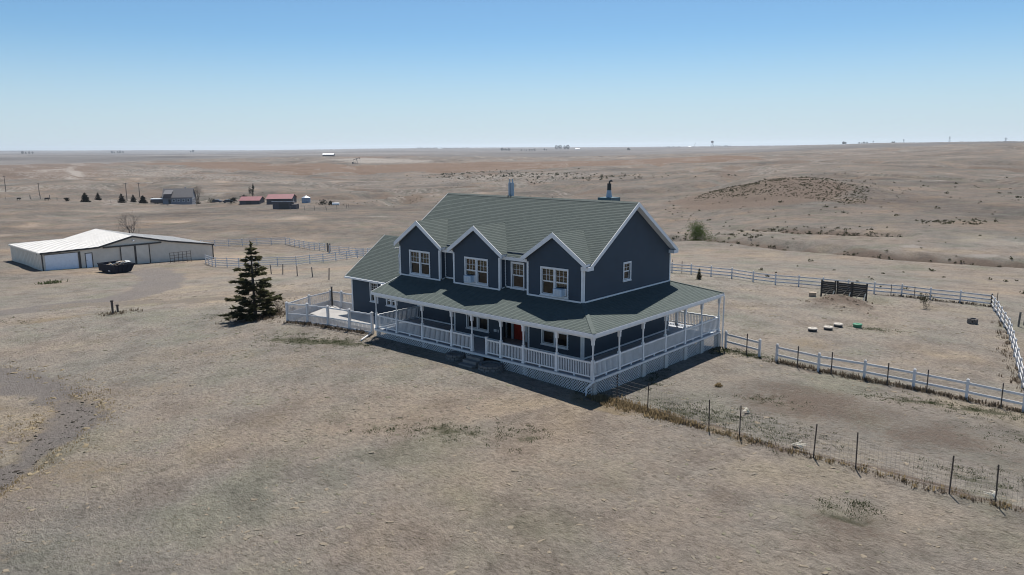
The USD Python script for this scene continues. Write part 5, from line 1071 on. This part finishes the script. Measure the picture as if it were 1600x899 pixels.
x, y = at_range(1075, 5000); tag(obj('mast', MB().tube([(x, y, GZ(x, y) - 2), (x + 14, y + 9, GZ(x, y) + 34)], .7, 6), 'far_grey_wall'), 'thin leaning mast on the skyline left of the water tower', 'mast')
def pylon(u, d, h, lb):
    x, y = at_range(u, d); t = thing('pylon', lb, 'pylon', (x, y, GZ(x, y)), .7, 'pylons along the right skyline')
    for a in (-1, 1):
        for b in (-1, 1): obj('leg', MB().beam((a * 2, b * 2, -2), (a * .4, b * .4, h), .35, .35), 'far_grey_wall', t)
    for z in (.72, .86): obj('arm', MB().beam((-4, 0, h * z), (4, 0, h * z), .35, .4), 'far_grey_wall', t)
for u, d, h, lb in ((1347, 3600, 13, 'leftmost pylon on the right skyline'), (1393, 3300, 16, 'pylon second from left on the right skyline'), (1462, 2900, 19, 'tallest looking pylon in the middle of the right skyline'), (1547, 2300, 13, 'rightmost pylon on the skyline')): pylon(u, d, h, lb)

# ------------------------------------------------------------------ grass, weeds and scrub
HOUSE_AREA = [(-18.2, 0), (.1, 0), (.1, 14.2), (-18, 14.2), (-25.4, 11), (-25.4, 3.7), (-18.2, 3.7)]
def blades(name, pts, h, mat, label, n=7, w=.012, lean=.5, seed=1, spread=.06):
    """tufts of bent blades of grass standing on the ground at the points"""
    rs = np.random.RandomState(seed); P = np.repeat(pts, n, 0); H = np.repeat(h, n) * rs.uniform(.5, 1.15, len(P)); S = np.repeat(np.broadcast_to(spread, len(pts)), n)
    P = P + rs.normal(size=(len(P), 2)) * S[:, None]; z = np.repeat(ground(pts), n) - .01
    a = rs.uniform(0, 6.283, len(P)); l = rs.uniform(.1, 1, len(P)) * lean; d = np.c_[np.cos(a) * l, np.sin(a) * l]; s = np.c_[-np.sin(a), np.cos(a)] * (w * rs.uniform(.7, 1.4, len(P)) * np.clip(H / .12, .7, 3))[:, None]
    b0, b1 = np.c_[P - s, z], np.c_[P + s, z]; m0, m1 = np.c_[P + d * (H * .45)[:, None] - s * .8, z + H * .6], np.c_[P + d * (H * .45)[:, None] + s * .8, z + H * .6]; t = np.c_[P + d * (H * 1.15)[:, None], z + H * (1 - .3 * l)]
    v = np.stack([b0, b1, m1, t, m0], 1).reshape(-1, 3); k = np.arange(len(P))[:, None] * 5
    return obj(name, (v, np.vstack([k + [0, 1, 2], k + [0, 2, 4], k + [4, 2, 3]])), mat, kind='stuff', label=label)
rs = np.random.RandomState(77)
def scatter(n, lo, hi, keep):
    P = rs.uniform(lo, hi, (n, 2)); return P[keep(P)]
inhouse = lambda P: contains_xy(Polygon(HOUSE_AREA), P[:, 0], P[:, 1])
dens = lambda P, s, seed: fbm(np.c_[P / s, np.zeros(len(P))], 3, seed)
bare = lambda P: np.maximum(np.maximum(track(P, DRIVE, 2.4, .6), track(P, DRIVE2, 1.7, .6)), np.maximum(patch(P, GULLY, .3), patch(P, GULLY_UP, .3)))
LAWN = [(-2.9, -26.1), (-76.1, -10.2), (-75.1, 0.9), (-61.1, 10.4), (-47.1, 20.7), (-30.2, 27.6), (-23.0, 47.8), (-11.6, 48.3), (14.0, 52.3), (20.1, -6.0)]
inview = lambda P: contains_xy(Polygon(LAWN), P[:, 0], P[:, 1])
def clumps(name, P, r, h, mat, label, seed):
    """low uneven mats of dead grass lying on the ground"""
    rs2 = np.random.RandomState(seed); n, k = len(P), 7; z = ground(P); a = np.arange(k) * 2 * math.pi / k + rs2.uniform(0, 6, (n, 1)); st = rs2.uniform(.6, 1.7, (n, 1)); an = .73 + rs2.normal(size=(n, 1)) * .6
    def ring(f, hz):
        q = r[:, None] * f * rs2.uniform(.6, 1.35, (n, k)); u, v = q * np.cos(a) * st, q * np.sin(a) / st
        return np.stack([P[:, :1] + u * np.cos(an) - v * np.sin(an), P[:, 1:] + u * np.sin(an) + v * np.cos(an), z[:, None] + hz], -1)
    lo, mid = ring(1.0, -.015 + 0 * a), ring(.62, h[:, None] * rs2.uniform(.55, 1.1, (n, k))); top = np.c_[P + rs2.normal(size=(n, 2)) * r[:, None] * .2, z + h][:, None]
    v = np.concatenate([lo, mid, top], 1).reshape(-1, 3); i = np.arange(k); j = (i + 1) % k
    f = np.vstack([np.c_[i, j, k + j], np.c_[i, k + j, k + i], np.c_[k + i, k + j, np.full(k, 2 * k)]])
    return obj(name, (v, (f[None] + (np.arange(n) * (2 * k + 1))[:, None, None]).reshape(-1, 3)), mat, kind='stuff', label=label)
for k, (mat, lb, num, seed) in enumerate((('clump_tan', 'low straw coloured mats of dry grass over the lawn', 6000, 1), ('clump_grey', 'low greyish mats of dry grass over the lawn', 8000, 2), ('clump_olive', 'low olive mats of grass over the lawn', 3500, 3))):
    P = scatter(num * 4, (-62, -34), (30, 55), lambda P: inview(P) & ~inhouse(P) & (dens(P, 6.0, 20 + seed) + .35 * dens(P, .8, 30 + seed) + rs.normal(size=len(P)) * .09 > .66) & (rs.rand(len(P)) > bare(P)) & (rs.rand(len(P)) > 1.6 * np.maximum.reduce([spot(P, 8.6, 6.4, 9, 4.6, -.1), spot(P, 14.5, 5.8, 6, 4), spot(P, 5.9, -7.4, 2.6, 1.5, .6), spot(P, 13.8, -4.2, 2.3, 1.5, .5)])))
    R_ = np.clip(rs.gamma(4, .016, len(P)), .03, .2); clumps('dry_grass', P, R_, R_ * rs.uniform(.06, .24, len(P)), mat, lb, seed)
along = lambda line, n, sd: (lambda t: np.c_[np.interp(t, np.linspace(0, 1, len(line)), [q[0] for q in line]), np.interp(t, np.linspace(0, 1, len(line)), [q[1] for q in line])] + rs.normal(size=(n, 2)) * sd)(rs.rand(n))
fl_ = np.vstack([along([(.2, .3), (6, .05), (24, 0)], 330, .13), along([(.0, -.1), (2.2, .1), (4.5, .1)], 380, .3)])
blades('tall_dry_grass', fl_, rs.uniform(.08, .28, len(fl_)), 'gold_blades', 'taller golden dry grass along the foot of the wire fence', n=7, seed=5, spread=.07)
P = np.vstack([along([(4, 12.95), (9, 12.55), (17, 13.1)], 420, .16), along([(1, 46.6), (9.4, 47)], 120, .2), along([(11, 41), (16, 17)], 120, .3), along([(-18.3, .2), (-26.5, -1.2)], 160, .12), rs.normal(size=(240, 2)) * [1.6, 1.2] + [-31.6, .2], rs.normal(size=(60, 2)) * [.8, .8] + [-47, -5.2]])
blades('tall_dry_grass', P, rs.uniform(.08, .28, len(P)), 'brown_weeds', 'brown dead weeds along the white fences and under the spruce', n=7, seed=6, spread=.09)
P = along([(1.5, .3), (6, .05), (24, 0)], 420, .14); blades('tall_dry_grass', P, rs.uniform(.05, .2, len(P)), 'brown_weeds', 'brown dead grass along the foot of the wire fence', n=7, seed=15, spread=.08)
P = np.vstack([along(GULLY[:6], 200, .7), along(GULLY[6:], 180, .7), along(GULLY_UP[:5], 70, .6)])
P = P[patch(P, GULLY, .15) < .5]
blades('tall_dry_grass', P, rs.uniform(.05, .18, len(P)), 'gold_blades', 'clumpy golden grass on the banks of the gravel gully', n=8, seed=7, spread=.11)
Q = np.vstack([along(GULLY[:6], 260, .8), along(GULLY[6:], 240, .9), along(GULLY_UP[:5], 90, .7)]); Q = Q[patch(Q, GULLY, .15) < .6]; R_ = np.clip(rs.gamma(4, .020, len(Q)), .04, .2); clumps('gully_grass', Q, R_, R_ * rs.uniform(.12, .35, len(Q)), 'clump_straw', 'thick straw mats along the edges of the gravel gully', 91)
Q = rs.uniform((-25, -26), (-11, -15), (1500, 2)); Q = Q[patch(Q, GULLY, .2) > .7][:500]; R_ = np.clip(rs.gamma(3, .016, len(Q)), .02, .11); clumps('gully_tufts', Q, R_, R_ * rs.uniform(.15, .4, len(Q)), 'clump_dark', 'dark low tufts growing in the gravel gully', 92)
gp = []
for x, y, rx, ry, n in ((-4.8, -10, 1.3, .5, 40), (-2.4, -8.1, 1.4, .5, 110), (0, -6.3, 1.3, .6, 70), (-19.6, -2.6, 3.0, .7, 300), (1.2, 13.5, .9, .4, 110), (2.5, 13.3, .5, .3, 60), (3.4, 12.9, .6, .4, 40), (4.0, 1.3, 1.3, .8, 150), (6.4, 1.9, 1.8, 1.1, 200), (9, 1.3, 1.4, .8, 120), (14.6, 11.2, 2.6, .6, 170), (12, 10.4, 1.4, .5, 60), (16.6, 2.2, 1.1, .7, 80), (17, 8, 1.4, 1, 60), (13.4, -3.6, .5, .4, 45), (14.2, -3.0, .3, .3, 30), (-.4, .5, .6, .5, 90), (.6, 12.8, .5, .6, 90), (.5, 5, .4, 1.5, 90), (6.5, 5.6, .8, .4, 40), (4.8, 28.5, 1.2, .4, 60), (-36, -.4, 1.6, .7, 90), (-54, -12, 3, 1, 60)):
    q = rs.normal(size=(n, 2)) * [rx, ry]; c, s = math.cos(.35), math.sin(.35); gp.append(np.c_[x + q[:, 0] * c - q[:, 1] * s, y + q[:, 0] * s + q[:, 1] * c])
P = np.vstack(gp); blades('green_weeds', P, rs.uniform(.025, .10, len(P)), 'green_blades', 'patches of low green weeds scattered over the dry yard', n=14, seed=8, w=.014, spread=.10, lean=1.0)
def scrub(name, P, size, mat, label, seed, m=26):
    rs2 = np.random.RandomState(seed); n = len(P); S = np.repeat(size, m)[:, None]; C = np.repeat(np.c_[P, ground(P)], m, 0)
    d = rnd_dirs(rs2, n * m); d[:, 2] = np.abs(d[:, 2]); c = C + d * S * rs2.uniform(.25, 1, (n * m, 1)) * [.5, .5, .42]; u = rnd_dirs(rs2, n * m); mb = MB(); quads(mb, c, u * S * .17, np.cross(u, rnd_dirs(rs2, n * m)) * S * .12)
    return obj(name, mb, mat, kind='stuff', label=label)
def inside(poly, n, power=1.):
    lo, hi = np.min(poly, 0), np.max(poly, 0); P = rs.uniform(lo, hi, (n * 3, 2)); return P[contains_xy(Polygon(poly).buffer(0), P[:, 0], P[:, 1])][:n]
SA = [(-571, 521), (-528, 545), (-410, 477), (-348, 461), (-249, 406), (-226, 362), (-297, 378), (-429, 396)]
SB = [(-106, 206), (-116, 241), (-114, 262), (-95, 254), (-76, 243), (-63, 226), (-55, 227), (-46, 195), (-47, 186), (-60, 194), (-78, 199), (-88, 199)]
SD = [(-237, 168), (-270, 214), (-286, 237), (-266, 225), (-233, 193)]
P = np.vstack([inside(SA, 420), along([(-560, 520), (-400, 450), (-235, 375)], 320, 30)]); scrub('scrub', P, rs.gamma(3, .4, len(P)) + .5, 'scrub_leaves', 'band of dark scrub across the plain behind the roof', 1, 18)
P = np.vstack([inside(SB, 2300), rs.normal(size=(260, 2)) * [22, 20] + [-80, 220]]); scrub('scrub', P, rs.gamma(3, .12, len(P)) + .2, 'scrub_leaves', 'dense low scrub covering the rounded hill on the right', 2, 16)
P = np.vstack([along(CREEK[:-1], 520, 1.9), along(CREEK2, 360, 2.4), along([(-60, 113), (-40, 112)], 60, 3), inside([(-23, 152), (-9, 161), (-7, 148), (-19, 144)], 60), inside(SD, 90), along(BANK, 110, 6)]); scrub('scrub', P, rs.uniform(.3, 1.1, len(P)), 'scrub_leaves', 'grey brown scrub along the banks of the dry creek', 3, 18)
LONE = [(-73, 265), (-69, 267), (-60, 272), (-49, 267), (-36, 240), (-43, 286), (-43, 300), (-37, 348), (-15, 227), (-23, 248), (-26, 185), (-29, 161), (-51, 177), (-43, 167), (-67, 186), (-73, 154)]
P = np.vstack([np.array(LONE), rs.uniform((-110, 90), (45, 330), (260, 2)), rs.uniform((-420, 150), (-120, 420), (260, 2)), rs.uniform((-20, 52), (45, 100), (90, 2))]); sz = rs.uniform(.35, .9, len(P)); sz[:16] = rs.uniform(1.0, 1.9, 16)
scrub('scrub', P, sz, 'scrub_leaves', 'scattered lone shrubs dotting the open grassland', 4, 20)
P = rs.normal(size=(30, 2)) * [1.6, 1.4] + [-.5, 37]; scrub('scrub', P, rs.uniform(.15, .4, len(P)), 'brown_weeds', 'dead weeds on the small dirt mound', 5, 18)
scrub('tumbleweed', np.array([(3.8, 6.1)]), np.array([.42]), 'gold_blades', 'single round golden tumbleweed on the bare yard', 6, 220)
# patio slab
pz = [(-27.0, 1.2), (-28.3, 4.1), (-25.3, 3.75), (-18.2, 3.75), (-18.0, 1.2), (-22.0, .9)]
zz = float(np.max(ground(np.array(pz)))) + .03
obj('patio', MB().prism([(a, b, zz - .3) for a, b in pz], (0, 0, .3)), 'pale_concrete', kind='structure', label='pale concrete patio slab inside the picket fence')

# ------------------------------------------------------------------ the air over the plain
M['haze'] = usdkit.material(stage, '/World/Looks/haze_air', {'v': ('principled_volume', dict(color=(.90, .95, 1.0), density=HAZE, anisotropy=.5))}, [], volume='v.volume')
obj('haze', MB().box((-17500, -17500, -60), (17500, 17500, 110)), 'haze', kind='stuff', label='thin pale haze over the far plain')
